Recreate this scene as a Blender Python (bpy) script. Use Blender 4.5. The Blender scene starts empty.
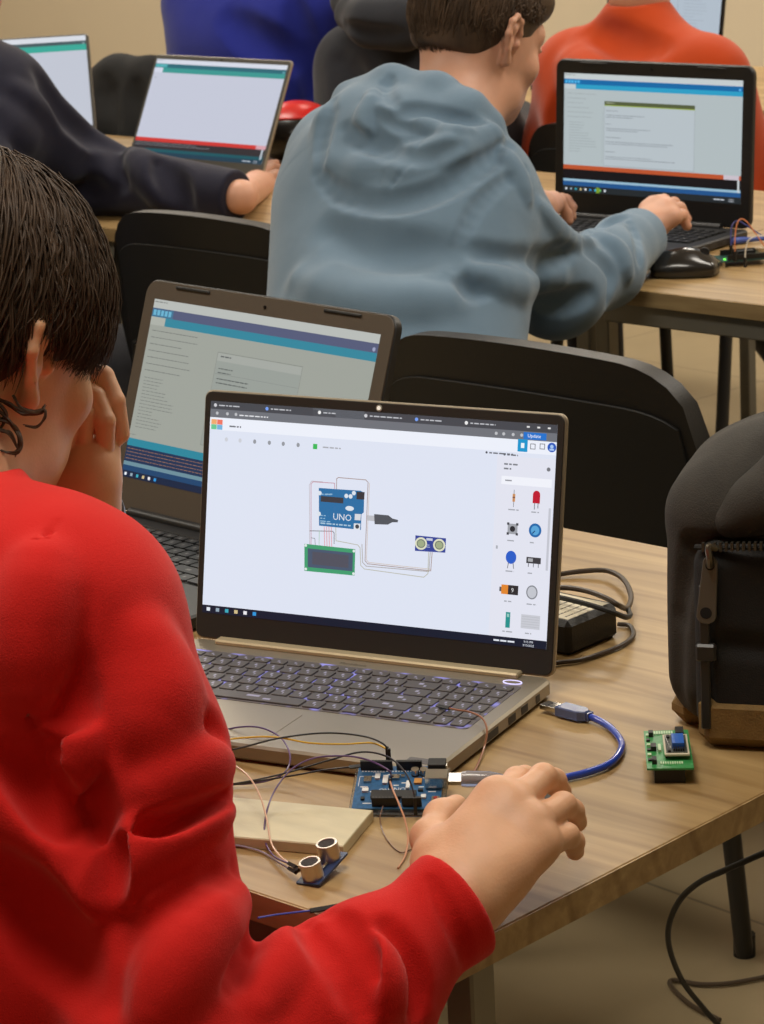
LAMPS = [(-1.5, 1.2, 34), (-1.5, 3.6, 34), (-4.2, 1.2, 34), (-4.2, 3.6, 34), (-6.9, 3.6, 34), (-1.5, 5.8, 46), (-4.2, 5.8, 46), (-6.9, 5.8, 46)]
EXPOSURE = 0.0
import bpy, math, random
import numpy as np
from mathutils import Vector, Matrix
random.seed(7); RNG = np.random.default_rng(7)
SC = bpy.context.scene; COL = SC.collection
PI = math.pi
TZ = 0.745                                  # table top height
# ------------------------------------------------------------------ camera (measured from the photograph)
F_PX = 2844.6
CR = np.array([0.73669, 0.67442, -0.04948]); CU = np.array([-0.14526, 0.22929, 0.96246]); CF = np.array([-0.66045, 0.70184, -0.26688])
CO = np.array([0.0, 0.0, 1.561])
def ray(px, py): return CF + CR*((px-382)/F_PX) - CU*((py-512)/F_PX)
def at(px, py, d): return CO + ray(px, py)*d                       # point of the place seen at a pixel, d metres deep
def atz(px, py, z): r = ray(px, py); return CO + r*((z-CO[2])/r[2])
def aty(px, py, y): r = ray(px, py); return CO + r*((y-CO[1])/r[1])
cd = bpy.data.cameras.new('camera'); cam = bpy.data.objects.new('camera', cd); COL.objects.link(cam)
cam.matrix_world = Matrix(((CR[0], CU[0], -CF[0], CO[0]), (CR[1], CU[1], -CF[1], CO[1]), (CR[2], CU[2], -CF[2], CO[2]), (0, 0, 0, 1)))
cd.sensor_fit = 'VERTICAL'; cd.sensor_height = 36; cd.lens = F_PX*36/1024; cd.clip_start = 0.05; cd.clip_end = 60
SC.camera = cam
cd.dof.use_dof = True; cd.dof.focus_distance = 2.35; cd.dof.aperture_fstop = 30

# ------------------------------------------------------------------ materials
def s2l(c): return tuple((v/255/12.92 if v/255 <= 0.04045 else ((v/255+0.055)/1.055)**2.4) for v in c)
MATS = {}
def mat(name, rgb, rough=0.5, metal=0.0, noise=0.0, nscale=40, bump=0.0, bscale=200, spec=0.5, trans=0.0, coat=0.0, emi=None, estr=1.0, sheen=0.0, sss=0.0, nstretch=None, alpha=1.0):
    if name in MATS: return MATS[name]
    m = bpy.data.materials.new(name); m.use_nodes = True; nt = m.node_tree; b = nt.nodes['Principled BSDF']
    c = s2l(rgb)
    b.inputs['Base Color'].default_value = (*c, 1); b.inputs['Roughness'].default_value = rough; b.inputs['Metallic'].default_value = metal
    b.inputs['Specular IOR Level'].default_value = spec
    if trans: b.inputs['Transmission Weight'].default_value = trans
    if coat: b.inputs['Coat Weight'].default_value = coat
    if sheen: b.inputs['Sheen Weight'].default_value = sheen; b.inputs['Sheen Roughness'].default_value = 0.5
    if sss: b.inputs['Subsurface Weight'].default_value = sss; b.inputs['Subsurface Radius'].default_value = (0.012, 0.005, 0.003); b.inputs['Subsurface Scale'].default_value = 1.0
    if emi: b.inputs['Emission Color'].default_value = (*s2l(emi), 1); b.inputs['Emission Strength'].default_value = estr
    if alpha < 1: b.inputs['Alpha'].default_value = alpha
    if noise or bump:
        tc = nt.nodes.new('ShaderNodeTexCoord'); mp = nt.nodes.new('ShaderNodeMapping'); nt.links.new(tc.outputs['Object'], mp.inputs[0])
        if nstretch: mp.inputs['Scale'].default_value = nstretch
    if noise:
        n = nt.nodes.new('ShaderNodeTexNoise'); n.inputs['Scale'].default_value = nscale; n.inputs['Detail'].default_value = 4; nt.links.new(mp.outputs[0], n.inputs['Vector'])
        r = nt.nodes.new('ShaderNodeValToRGB'); r.color_ramp.elements[0].position = 0.3; r.color_ramp.elements[1].position = 0.7
        r.color_ramp.elements[0].color = (*[v*(1-noise) for v in c], 1); r.color_ramp.elements[1].color = (*[min(1, v*(1+noise)) for v in c], 1)
        nt.links.new(n.outputs['Fac'], r.inputs[0]); nt.links.new(r.outputs[0], b.inputs['Base Color'])
    if bump:
        n = nt.nodes.new('ShaderNodeTexNoise'); n.inputs['Scale'].default_value = bscale; n.inputs['Detail'].default_value = 3; nt.links.new(mp.outputs[0], n.inputs['Vector'])
        bp = nt.nodes.new('ShaderNodeBump'); bp.inputs['Strength'].default_value = bump; bp.inputs['Distance'].default_value = 0.002
        nt.links.new(n.outputs['Fac'], bp.inputs['Height']); nt.links.new(bp.outputs[0], b.inputs['Normal'])
    MATS[name] = m; return m
SCREEN_GAIN = {}
def emi(rgb, gain=1.0):
    n = 'screen_%d_%d_%d_%d' % (*rgb, int(gain*100))
    if n in MATS: return MATS[n]
    m = mat(n, (5, 5, 6), rough=0.35, spec=0.25, emi=rgb, estr=gain); return m
def wood_mat(name, base, dark, scale=1.0, rough=0.42):
    m = bpy.data.materials.new(name); m.use_nodes = True; nt = m.node_tree; b = nt.nodes['Principled BSDF']; L = nt.links.new
    tc = nt.nodes.new('ShaderNodeTexCoord'); mp = nt.nodes.new('ShaderNodeMapping'); L(tc.outputs['Object'], mp.inputs[0])
    mp.inputs['Scale'].default_value = (1.6*scale, 26*scale, 26*scale)
    n = nt.nodes.new('ShaderNodeTexNoise'); n.inputs['Scale'].default_value = 1.6; n.inputs['Detail'].default_value = 7; n.inputs['Roughness'].default_value = 0.62; n.inputs['Distortion'].default_value = 0.5; L(mp.outputs[0], n.inputs['Vector'])
    r = nt.nodes.new('ShaderNodeValToRGB'); e = r.color_ramp.elements; e[0].position = 0.32; e[1].position = 0.68
    e[0].color = (*s2l(dark), 1); e[1].color = (*s2l(base), 1); L(n.outputs['Fac'], r.inputs[0])
    mp2 = nt.nodes.new('ShaderNodeMapping'); mp2.inputs['Scale'].default_value = (0.9, 5.5, 5.5); L(tc.outputs['Object'], mp2.inputs[0])
    n2 = nt.nodes.new('ShaderNodeTexNoise'); n2.inputs['Scale'].default_value = 3.0; n2.inputs['Detail'].default_value = 5; n2.inputs['Distortion'].default_value = 1.2; L(mp2.outputs[0], n2.inputs['Vector'])
    r2 = nt.nodes.new('ShaderNodeValToRGB'); r2.color_ramp.elements[0].position = 0.35; r2.color_ramp.elements[1].position = 0.62
    r2.color_ramp.elements[0].color = (0.80, 0.76, 0.70, 1); r2.color_ramp.elements[1].color = (1, 1, 1, 1); L(n2.outputs['Fac'], r2.inputs[0])
    # thin darker lines of the grain
    w = nt.nodes.new('ShaderNodeTexWave'); w.wave_type = 'BANDS'; w.bands_direction = 'Y'; w.inputs['Scale'].default_value = 3.2; w.inputs['Distortion'].default_value = 9; w.inputs['Detail'].default_value = 3; w.inputs['Detail Scale'].default_value = 0.7
    mp3 = nt.nodes.new('ShaderNodeMapping'); mp3.inputs['Scale'].default_value = (0.35, 2.0, 2.0); L(tc.outputs['Object'], mp3.inputs[0]); L(mp3.outputs[0], w.inputs['Vector'])
    r3 = nt.nodes.new('ShaderNodeValToRGB'); r3.color_ramp.elements[0].position = 0.0; r3.color_ramp.elements[1].position = 0.10
    r3.color_ramp.elements[0].color = (0.72, 0.66, 0.58, 1); r3.color_ramp.elements[1].color = (1, 1, 1, 1); L(w.outputs['Fac'], r3.inputs[0])
    mx = nt.nodes.new('ShaderNodeMix'); mx.data_type = 'RGBA'; mx.blend_type = 'MULTIPLY'; mx.inputs[0].default_value = 1
    L(r.outputs[0], mx.inputs[6]); L(r2.outputs[0], mx.inputs[7])
    mx2 = nt.nodes.new('ShaderNodeMix'); mx2.data_type = 'RGBA'; mx2.blend_type = 'MULTIPLY'; mx2.inputs[0].default_value = 0.8
    L(mx.outputs[2], mx2.inputs[6]); L(r3.outputs[0], mx2.inputs[7]); L(mx2.outputs[2], b.inputs['Base Color'])
    b.inputs['Roughness'].default_value = rough
    bp = nt.nodes.new('ShaderNodeBump'); bp.inputs['Strength'].default_value = 0.12; bp.inputs['Distance'].default_value = 0.001; L(n.outputs['Fac'], bp.inputs['Height']); L(bp.outputs[0], b.inputs['Normal'])
    MATS[name] = m; return m

# ------------------------------------------------------------------ mesh building
class MB:
    """collects shapes, then becomes ONE mesh object"""
    def __init__(s): s.v = []; s.f = []; s.m = []
    def add(s, vs, fs, mi=0, M=None):
        o = len(s.v)
        if M is not None: vs = [tuple(M @ Vector(v)) for v in vs]
        s.v += [tuple(map(float, v)) for v in vs]; s.f += [tuple(o+i for i in f) for f in fs]; s.m += [mi]*len(fs)
    def box(s, x0, x1, y0, y1, z0, z1, mi=0, M=None, bev=0.0):
        if bev <= 0:
            vs = [(x, y, z) for x in (x0, x1) for y in (y0, y1) for z in (z0, z1)]
            s.add(vs, [(0, 1, 3, 2), (4, 6, 7, 5), (0, 4, 5, 1), (2, 3, 7, 6), (0, 2, 6, 4), (1, 5, 7, 3)], mi, M); return
        # chamfered box
        b = min(bev, (x1-x0)*.49, (y1-y0)*.49, (z1-z0)*.49)
        vs = []; idx = {}
        for i, x in enumerate((x0, x1)):
            for j, y in enumerate((y0, y1)):
                for k, z in enumerate((z0, z1)):
                    sx, sy, sz = (1, -1)[i], (1, -1)[j], (1, -1)[k]
                    idx[i, j, k] = len(vs); vs += [(x, y+sy*b, z+sz*b), (x+sx*b, y, z+sz*b), (x+sx*b, y+sy*b, z)]
        I = idx; F = []
        F += [tuple(I[i, j, k] for j, k in ((0, 0), (0, 1), (1, 1), (1, 0))) for i in (0, 1)]
        F += [tuple(I[i, j, k]+1 for i, k in ((0, 0), (1, 0), (1, 1), (0, 1))) for j in (0, 1)]
        F += [tuple(I[i, j, k]+2 for i, j in ((0, 0), (0, 1), (1, 1), (1, 0))) for k in (0, 1)]
        for j in (0, 1):
            for k in (0, 1): F.append((I[0, j, k]+1, I[1, j, k]+1, I[1, j, k]+2, I[0, j, k]+2))
        for i in (0, 1):
            for k in (0, 1): F.append((I[i, 0, k], I[i, 1, k], I[i, 1, k]+2, I[i, 0, k]+2))
        for i in (0, 1):
            for j in (0, 1): F.append((I[i, j, 0], I[i, j, 1], I[i, j, 1]+1, I[i, j, 0]+1))
        for i in (0, 1):
            for j in (0, 1):
                for k in (0, 1): F.append((I[i, j, k], I[i, j, k]+1, I[i, j, k]+2))
        s.add(vs, F, mi, M)
    def prism(s, pts, z0, z1, mi=0, M=None, bev=0.0):
        """outline in x,y extruded in z, optional top/bottom bevel"""
        n = len(pts); P = np.array(pts, float); c = P.mean(0)
        rings = []
        def inset(b):
            nx = np.roll(P, -1, 0)-np.roll(P, 1, 0); nn = np.stack([nx[:, 1], -nx[:, 0]], 1); nn /= np.linalg.norm(nn, axis=1)[:, None]+1e-9
            if np.sum(nn*(P-c)) < 0: nn = -nn
            return P-nn*b
        if bev > 0: rings = [(inset(bev), z0), (P, z0+bev), (P, z1-bev), (inset(bev), z1)]
        else: rings = [(P, z0), (P, z1)]
        vs = [(x, y, z) for R, z in rings for x, y in R]; fs = []
        for r in range(len(rings)-1):
            for i in range(n): a = r*n+i; b_ = r*n+(i+1) % n; fs.append((a, b_, b_+n, a+n))
        fs.append(tuple(range(n))[::-1]); fs.append(tuple(range((len(rings)-1)*n, len(rings)*n)))
        s.add(vs, fs, mi, M)
    def cyl(s, a, b, r0, r1=None, n=16, mi=0, cap=True, M=None):
        r1 = r0 if r1 is None else r1; a = Vector(a); b = Vector(b); d = (b-a).normalized()
        t = Vector((0, 0, 1)) if abs(d.z) < .9 else Vector((1, 0, 0)); u = d.cross(t).normalized(); w = d.cross(u)
        vs = []
        for p, r in ((a, r0), (b, r1)):
            for i in range(n): an = 2*PI*i/n; vs.append(p+u*(math.cos(an)*r)+w*(math.sin(an)*r))
        fs = [(i, (i+1) % n, n+(i+1) % n, n+i) for i in range(n)]
        if cap: fs += [tuple(range(n))[::-1], tuple(range(n, 2*n))]
        s.add(vs, fs, mi, M)
    def tube(s, pts, r, n=8, mi=0, smooth=True, M=None, aspect=1.0):
        P = catmull(pts, 8) if smooth else [np.array(p, float) for p in pts]
        P = [np.array(p, float) for p in P]; m = len(P)
        rs = r if isinstance(r, (list, tuple, np.ndarray)) else [r]*m
        if len(rs) != m: rs = np.interp(np.linspace(0, 1, m), np.linspace(0, 1, len(rs)), rs)
        T = [P[min(i+1, m-1)]-P[max(i-1, 0)] for i in range(m)]; T = [t/(np.linalg.norm(t)+1e-12) for t in T]
        u = np.cross(T[0], [0, 0, 1.0]);
        if np.linalg.norm(u) < .1: u = np.cross(T[0], [1.0, 0, 0])
        u /= np.linalg.norm(u); vs = []
        for i in range(m):
            u = u-T[i]*np.dot(u, T[i]); u /= np.linalg.norm(u)+1e-12; w = np.cross(T[i], u)
            for k in range(n): an = 2*PI*k/n; vs.append(P[i]+u*math.cos(an)*rs[i]+w*math.sin(an)*rs[i]*aspect)
        fs = [(i*n+k, i*n+(k+1) % n, (i+1)*n+(k+1) % n, (i+1)*n+k) for i in range(m-1) for k in range(n)]
        fs += [tuple(range(n))[::-1], tuple(range((m-1)*n, m*n))]
        s.add(vs, fs, mi, M)
    def lathe(s, prof, c=(0, 0, 0), n=24, mi=0, M=None):
        """prof: list of (r, z)"""
        vs = [(c[0]+r*math.cos(2*PI*k/n), c[1]+r*math.sin(2*PI*k/n), c[2]+z) for r, z in prof for k in range(n)]
        fs = [(i*n+k, i*n+(k+1) % n, (i+1)*n+(k+1) % n, (i+1)*n+k) for i in range(len(prof)-1) for k in range(n)]
        fs += [tuple(range(n))[::-1], tuple(range((len(prof)-1)*n, len(prof)*n))]
        s.add(vs, fs, mi, M)
    def build(s, name, mats, parent=None, smooth=False, loc=None, M=None):
        me = bpy.data.meshes.new(name); me.from_pydata(s.v, [], s.f)
        for m in (mats if isinstance(mats, (list, tuple)) else [mats]): me.materials.append(m)
        if any(s.m): me.polygons.foreach_set('material_index', s.m)
        if smooth: me.polygons.foreach_set('use_smooth', [True]*len(me.polygons))
        me.validate(); me.update()
        return link(name, me, parent, smooth=smooth, M=M, fix=True)
def link(name, me, parent=None, smooth=False, M=None, fix=False):
    if fix:
        import bmesh
        bm = bmesh.new(); bm.from_mesh(me); bmesh.ops.recalc_face_normals(bm, faces=bm.faces); bm.to_mesh(me); bm.free()
        if smooth: me.set_sharp_from_angle(angle=math.radians(38))
    o = bpy.data.objects.new(name, me); COL.objects.link(o)
    if parent is not None: o.parent = parent
    if M is not None: o.matrix_local = M
    return o
def catmull(pts, k=8):
    P = [np.array(p, float) for p in pts]
    if len(P) < 3: return P
    P = [2*P[0]-P[1]]+P+[2*P[-1]-P[-2]]; out = []
    for i in range(1, len(P)-2):
        for j in range(k):
            t = j/k; out.append(0.5*((2*P[i])+(-P[i-1]+P[i+1])*t+(2*P[i-1]-5*P[i]+4*P[i+1]-P[i+2])*t*t+(-P[i-1]+3*P[i]-3*P[i+1]+P[i+2])*t**3))
    out.append(P[-2]); return out
def rrect(w, h, r, n=5, cx=0, cy=0):
    out = []
    for sx, sy, a0 in ((1, 1, 0), (-1, 1, 90), (-1, -1, 180), (1, -1, 270)):
        for i in range(n+1): a = math.radians(a0+90*i/n); out.append((cx+sx*(w/2-r)+r*math.cos(a), cy+sy*(h/2-r)+r*math.sin(a)))
    return out
def tag(o, label, cat, group=None, kind=None):
    o['label'] = label; o['category'] = cat
    if group: o['group'] = group
    if kind: o['kind'] = kind
    return o
def empty(name, loc, rz=0.0, label=None, cat=None, group=None):
    o = bpy.data.objects.new(name, None); COL.objects.link(o); o.location = loc; o.rotation_euler = (0, 0, rz); o.empty_display_size = 0.05
    if label: tag(o, label, cat, group)
    return o
def struct(o): o['kind'] = 'structure'; return o
def text_mesh(txt, size):
    cu = bpy.data.curves.new('t', 'FONT'); cu.body = txt; cu.size = size; cu.align_x = 'LEFT'; cu.resolution_u = 2
    o = bpy.data.objects.new('t', cu); COL.objects.link(o)
    dg = bpy.context.evaluated_depsgraph_get(); me = bpy.data.meshes.new_from_object(o.evaluated_get(dg))
    vs = [tuple(v.co) for v in me.vertices]; fs = [tuple(p.vertices) for p in me.polygons]
    bpy.data.objects.remove(o); bpy.data.curves.remove(cu); bpy.data.meshes.remove(me)
    return vs, fs
def copy_tree(o, parent=None):
    c = o.copy(); COL.objects.link(c); c.parent = parent
    for ch in list(o.children): copy_tree(ch, c)
    return c

# ------------------------------------------------------------------ signed distance modelling of soft shapes
class SDF:
    def __init__(s): s.ops = []
    def cone(s, a, b, ra, rb=None, k=0.02, sub=False, tag_=None):
        a = np.array(a, float); b = np.array(b, float); rb = ra if rb is None else rb
        R = max(ra, rb); lo = np.minimum(a, b)-R; hi = np.maximum(a, b)+R
        s.ops.append(('cone', (a, b, ra, rb), k, sub, lo, hi)); return s
    def ell(s, c, r, R=None, k=0.02, sub=False):
        c = np.array(c, float); r = np.array(r, float); R = np.eye(3) if R is None else np.array(R, float)
        m = max(r); s.ops.append(('ell', (c, r, R), k, sub, c-m, c+m)); return s
    def rbox(s, c, h, rad, R=None, k=0.01, sub=False):
        c = np.array(c, float); h = np.array(h, float); R = np.eye(3) if R is None else np.array(R, float)
        m = np.linalg.norm(h); s.ops.append(('box', (c, h, rad, R), k, sub, c-m, c+m)); return s
    def chain(s, pts, rs, k=0.01, sub=False):
        if not isinstance(rs, (list, tuple, np.ndarray)): rs = [rs]*len(pts)
        for i in range(len(pts)-1): s.cone(pts[i], pts[i+1], rs[i], rs[i+1], k, sub)
        return s
    @staticmethod
    def prim(t, a, P):
        if t == 'cone':
            A, B, ra, rb = a; ba = B-A; l2 = ba@ba
            if l2 < 1e-12: return np.linalg.norm(P-A, axis=1)-ra
            pa = P-A; y = np.clip(pa@ba/l2, 0, 1); q = pa-y[:, None]*ba
            return np.sqrt(np.einsum('ij,ij->i', q, q))-(ra+(rb-ra)*y)
        if t == 'ell':
            c, r, R = a; p = (P-c)@R; k0 = np.linalg.norm(p/r, axis=1); k1 = np.linalg.norm(p/(r*r), axis=1)+1e-9
            return k0*(k0-1)/k1
        c, h, rad, R = a; q = np.abs((P-c)@R)-(h-rad)
        return np.linalg.norm(np.maximum(q, 0), axis=1)+np.minimum(q.max(1), 0)-rad
    def eval(s, P, cull=True):
        if not cull or len(P) < 2000: return s.run(P, cull)
        lo = P.min(0); ke = np.floor((P-lo)/.06).astype(np.int64); key = (ke[:, 0]*4096+ke[:, 1])*4096+ke[:, 2]
        od = np.argsort(key, kind='stable'); ks = key[od]; cut = np.flatnonzero(np.diff(ks))+1; out = np.empty(len(P)); Ps = P[od]; res = np.empty(len(P))
        b = np.concatenate([[0], cut, [len(P)]])
        for i in range(len(b)-1): res[b[i]:b[i+1]] = s.run(Ps[b[i]:b[i+1]], True)
        out[od] = res; return out
    def run(s, P, cull):
        d = np.full(len(P), 1.0); ops = s.ops
        if cull:
            if getattr(s, 'n_', 0) != len(ops):
                K = np.array([o[2]+.02 for o in ops])[:, None]; s.LO = np.array([o[4] for o in ops])-K; s.HI = np.array([o[5] for o in ops])+K; s.n_ = len(ops)
            ops = [ops[i] for i in np.flatnonzero(((s.HI >= P.min(0)) & (s.LO <= P.max(0))).all(1))]
        for t, a, k, sub, lo, hi in ops:
            di = s.prim(t, a, P)
            if sub: h = np.maximum(k-np.abs(di+d), 0)/k; d = np.maximum(d, -di)+h*h*k*0.25
            else: h = np.maximum(k-np.abs(di-d), 0)/k; d = np.minimum(d, di)-h*h*k*0.25
        return d
    def march(s, pix, d0=1.2, d1=7.5):
        """first points of the surface seen along many sight lines"""
        r = np.array([ray(x, y) for x, y in pix]); n = np.linalg.norm(r, axis=1); t = np.full(len(r), d0); act = np.ones(len(r), bool)
        for _ in range(260):
            v = s.eval(CO+r[act]*t[act][:, None], cull=False); t[act] += v*.85/n[act]
            a = act.copy(); a[act] = (v > .0004) & (t[act] < d1); act = a
            if not act.any(): break
        return CO+r*t[:, None], t < d1
    def folds(s, lst):
        """lst of (path, r, depth, k, ridge): folds pressed into (or raised on) the cloth, all measured on the undisturbed surface"""
        P = [np.array(catmull([np.array(p, float) for p in f[0]], 3)) for f in lst]; L = [len(p) for p in P]
        Q, ok = s.march(np.concatenate(P)); e = .004
        G = np.stack([s.eval(Q+np.eye(3)[i]*e, False)-s.eval(Q-np.eye(3)[i]*e, False) for i in range(3)], 1); G /= np.linalg.norm(G, axis=1)[:, None]+1e-9
        o = 0
        for (path, r, depth, k, ridge), n in zip(lst, L):
            q = Q[o:o+n]; g = G[o:o+n]; m = ok[o:o+n]; o += n
            rs = r*(.25+.75*np.sin(PI*(np.arange(n)+.4)/(n-.2))); c = q+g*(rs*(1-depth)*(-1 if ridge else 1))[:, None]
            for i in range(n-1):
                if m[i] and m[i+1] and np.linalg.norm(c[i]-c[i+1]) < .08: s.cone(c[i], c[i+1], rs[i], rs[i+1], k, not ridge)
        return s
def surface_nets(sdf, lo, hi, h, newton=1):
    lo = np.array(lo, float); hi = np.array(hi, float); n = np.ceil((hi-lo)/h).astype(int)+1
    B = 8; nb = np.ceil(n/B).astype(int); n = nb*B
    V = np.full(tuple(n), 1.0, np.float32)
    bc = np.stack(np.meshgrid(*[np.arange(m) for m in nb], indexing='ij'), -1).reshape(-1, 3)
    cen = lo+(bc+0.5)*B*h-h*0.5; dc = sdf.eval(cen, cull=False)
    near = np.abs(dc) < B*h*0.87*1.25+0.035
    g = np.stack(np.meshgrid(*[np.arange(B)]*3, indexing='ij'), -1).reshape(-1, 3)
    idx = np.where(~near & (dc < 0))[0]
    for i in idx: a = bc[i]*B; V[a[0]:a[0]+B, a[1]:a[1]+B, a[2]:a[2]+B] = -1
    nb_ = bc[near]; CH = 400
    for s0 in range(0, len(nb_), CH):
        bb = nb_[s0:s0+CH]; ii = (bb[:, None, :]*B+g[None]).reshape(-1, 3)
        V[ii[:, 0], ii[:, 1], ii[:, 2]] = sdf.eval(lo+ii*h)
    S = V < 0
    c = [S[a:a+n[0]-1, b:b+n[1]-1, d:d+n[2]-1] for a in (0, 1) for b in (0, 1) for d in (0, 1)]
    cnt = sum(x.astype(np.int8) for x in c); act = (cnt > 0) & (cnt < 8)
    ids = np.full(act.shape, -1, np.int64); A = np.argwhere(act); ids[act] = np.arange(len(A))
    acc = np.zeros((len(A), 3)); w = np.zeros(len(A))
    corners = [np.array(x) for x in ((0, 0, 0), (0, 0, 1), (0, 1, 0), (0, 1, 1), (1, 0, 0), (1, 0, 1), (1, 1, 0), (1, 1, 1))]
    for i in range(8):
        for j in range(i+1, 8):
            if np.abs(corners[i]-corners[j]).sum() != 1: continue
            p = A+corners[i]; q = A+corners[j]; va = V[p[:, 0], p[:, 1], p[:, 2]]; vb = V[q[:, 0], q[:, 1], q[:, 2]]
            m = (va < 0) != (vb < 0); t = va[m]/(va[m]-vb[m]); acc[m] += p[m]+(q[m]-p[m])*t[:, None]; w[m] += 1
    X = lo+acc/w[:, None]*h; Fs = []
    for ax in range(3):
        o1, o2 = [a for a in range(3) if a != ax]
        sl0 = [slice(None)]*3; sl1 = [slice(None)]*3; sl0[ax] = slice(0, n[ax]-1); sl1[ax] = slice(1, n[ax])
        E = np.argwhere(S[tuple(sl0)] != S[tuple(sl1)])
        E = E[(E[:, o1] > 0) & (E[:, o2] > 0) & (E[:, o1] < n[o1]-1) & (E[:, o2] < n[o2]-1)]
        def gid(d1, d2):
            e = E.copy(); e[:, o1] -= d1; e[:, o2] -= d2; return ids[e[:, 0], e[:, 1], e[:, 2]]
        q = np.stack([gid(1, 1), gid(0, 1), gid(0, 0), gid(1, 0)], 1)
        flip = S[E[:, 0], E[:, 1], E[:, 2]] ^ (ax == 1); q[~flip] = q[~flip][:, ::-1]; Fs.append(q)
    Q = np.concatenate(Fs); Q = Q[(Q >= 0).all(1)]
    for _ in range(newton):
        e = h*0.4; d = sdf.eval(X); G = np.stack([sdf.eval(X+np.eye(3)[i]*e)-sdf.eval(X-np.eye(3)[i]*e) for i in range(3)], 1)/(2*e)
        gn = np.einsum('ij,ij->i', G, G)+1e-6; X = X-np.clip(d/gn, -h, h)[:, None]*G
    return X, Q
def sdf_obj(name, parts, m, parent=None, noise=None):
    """parts: list of (sdf, lo, hi, voxel) -> one mesh object"""
    Xs = []; Qs = []; o = 0
    for sd, lo, hi, h in parts:
        X, Q = surface_nets(sd, lo, hi, h); Xs.append(X); Qs.append(Q+o); o += len(X)
    X = np.concatenate(Xs); Q = np.concatenate(Qs)
    me = bpy.data.meshes.new(name); me.vertices.add(len(X)); me.vertices.foreach_set('co', X.astype(np.float32).ravel())
    me.loops.add(len(Q)*4); me.loops.foreach_set('vertex_index', Q.ravel().astype(np.int32))
    me.polygons.add(len(Q)); me.polygons.foreach_set('loop_start', np.arange(0, len(Q)*4, 4, dtype=np.int32)); me.polygons.foreach_set('use_smooth', np.ones(len(Q), bool))
    me.update(calc_edges=True); me.validate()
    for mm in (m if isinstance(m, (list, tuple)) else [m]): me.materials.append(mm)
    ob = bpy.data.objects.new(name, me); COL.objects.link(ob)
    if parent is not None:
        ob.parent = parent; ob.matrix_parent_inverse = Matrix.Identity(4)
        L = parent.matrix_basis.inverted(); me.transform(L); me.update()
    return ob
def bounds(sd, pad=0.02):
    lo = np.min([o[4] for o in sd.ops if not o[3]], 0)-pad; hi = np.max([o[5] for o in sd.ops if not o[3]], 0)+pad; return lo, hi
# ------------------------------------------------------------------ shared materials
WOOD = wood_mat('oak_laminate', (178, 149, 102), (148, 120, 78))
WOODE = wood_mat('oak_edge', (190, 165, 120), (156, 130, 90), 1.3)
STEEL = mat('grey_painted_steel', (132, 128, 116), 0.45, 0.35)
STEELD = mat('dark_painted_steel', (38, 37, 36), 0.4, 0.3)
BLACKP = mat('black_plastic', (25, 24, 23), 0.45, spec=0.4, bump=0.15, bscale=500)
BLACKG = mat('black_gloss', (14, 14, 15), 0.25)
BLACKC = mat('black_cloth', (18, 18, 18), 0.9, noise=0.15, bump=0.3, bscale=600)
RUBBER = mat('black_rubber', (20, 20, 20), 0.6)
# ------------------------------------------------------------------ room shell
def floor_mat():
    m = bpy.data.materials.new('floor_tiles'); m.use_nodes = True; nt = m.node_tree; b = nt.nodes['Principled BSDF']; L = nt.links.new
    tc = nt.nodes.new('ShaderNodeTexCoord'); mp = nt.nodes.new('ShaderNodeMapping'); L(tc.outputs['Object'], mp.inputs[0]); mp.inputs['Rotation'].default_value = (0, 0, 0.10); mp.inputs['Location'].default_value = (0.2, 0.35, 0)
    br = nt.nodes.new('ShaderNodeTexBrick'); br.offset = 0; br.inputs['Scale'].default_value = 1.0; br.inputs['Brick Width'].default_value = 0.6; br.inputs['Row Height'].default_value = 0.6
    br.inputs['Mortar Size'].default_value = 0.003; br.inputs['Color1'].default_value = (*s2l((154, 137, 106)), 1); br.inputs['Color2'].default_value = (*s2l((147, 131, 101)), 1); br.inputs['Mortar'].default_value = (*s2l((112, 98, 74)), 1)
    L(mp.outputs[0], br.inputs[0])
    n = nt.nodes.new('ShaderNodeTexNoise'); n.inputs['Scale'].default_value = 5; n.inputs['Detail'].default_value = 6; L(tc.outputs['Object'], n.inputs[0])
    r = nt.nodes.new('ShaderNodeValToRGB'); r.color_ramp.elements[0].position = .3; r.color_ramp.elements[1].position = .75; r.color_ramp.elements[0].color = (.86, .85, .83, 1); r.color_ramp.elements[1].color = (1, 1, 1, 1); L(n.outputs[0], r.inputs[0])
    mx = nt.nodes.new('ShaderNodeMix'); mx.data_type = 'RGBA'; mx.blend_type = 'MULTIPLY'; mx.inputs[0].default_value = 1; L(br.outputs[0], mx.inputs[6]); L(r.outputs[0], mx.inputs[7]); L(mx.outputs[2], b.inputs['Base Color'])
    b.inputs['Roughness'].default_value = 0.35; return m
WALLM = mat('beige_wall_paint', (206, 192, 166), 0.85, noise=0.02, nscale=3, bump=0.05, bscale=120)
CEILM = mat('white_ceiling', (225, 220, 208), 0.9, noise=0.02, nscale=4)
X0, X1, Y0, Y1, H = -9.5, 2.4, -1.6, 6.9, 2.9
b = MB(); b.box(X0-.1, X1+.1, Y0-.1, Y1+.1, -0.1, 0); struct(b.build('floor', floor_mat()))
b = MB(); b.box(X0-.1, X1+.1, Y1, Y1+.1, 0, H); struct(b.build('wall_back', WALLM))
b = MB(); b.box(X0-.1, X0, Y0, Y1, 0, H); struct(b.build('wall_left', WALLM))
b = MB(); b.box(X1, X1+.1, Y0, Y1, 0, H); struct(b.build('wall_right', WALLM))
b = MB(); b.box(X0-.1, X1+.1, Y0-.1, Y0, 0, H); struct(b.build('wall_front', WALLM))
b = MB(); b.box(X0-.1, X1+.1, Y0-.1, Y1+.1, H, H+.1); struct(b.build('ceiling', CEILM))
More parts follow.
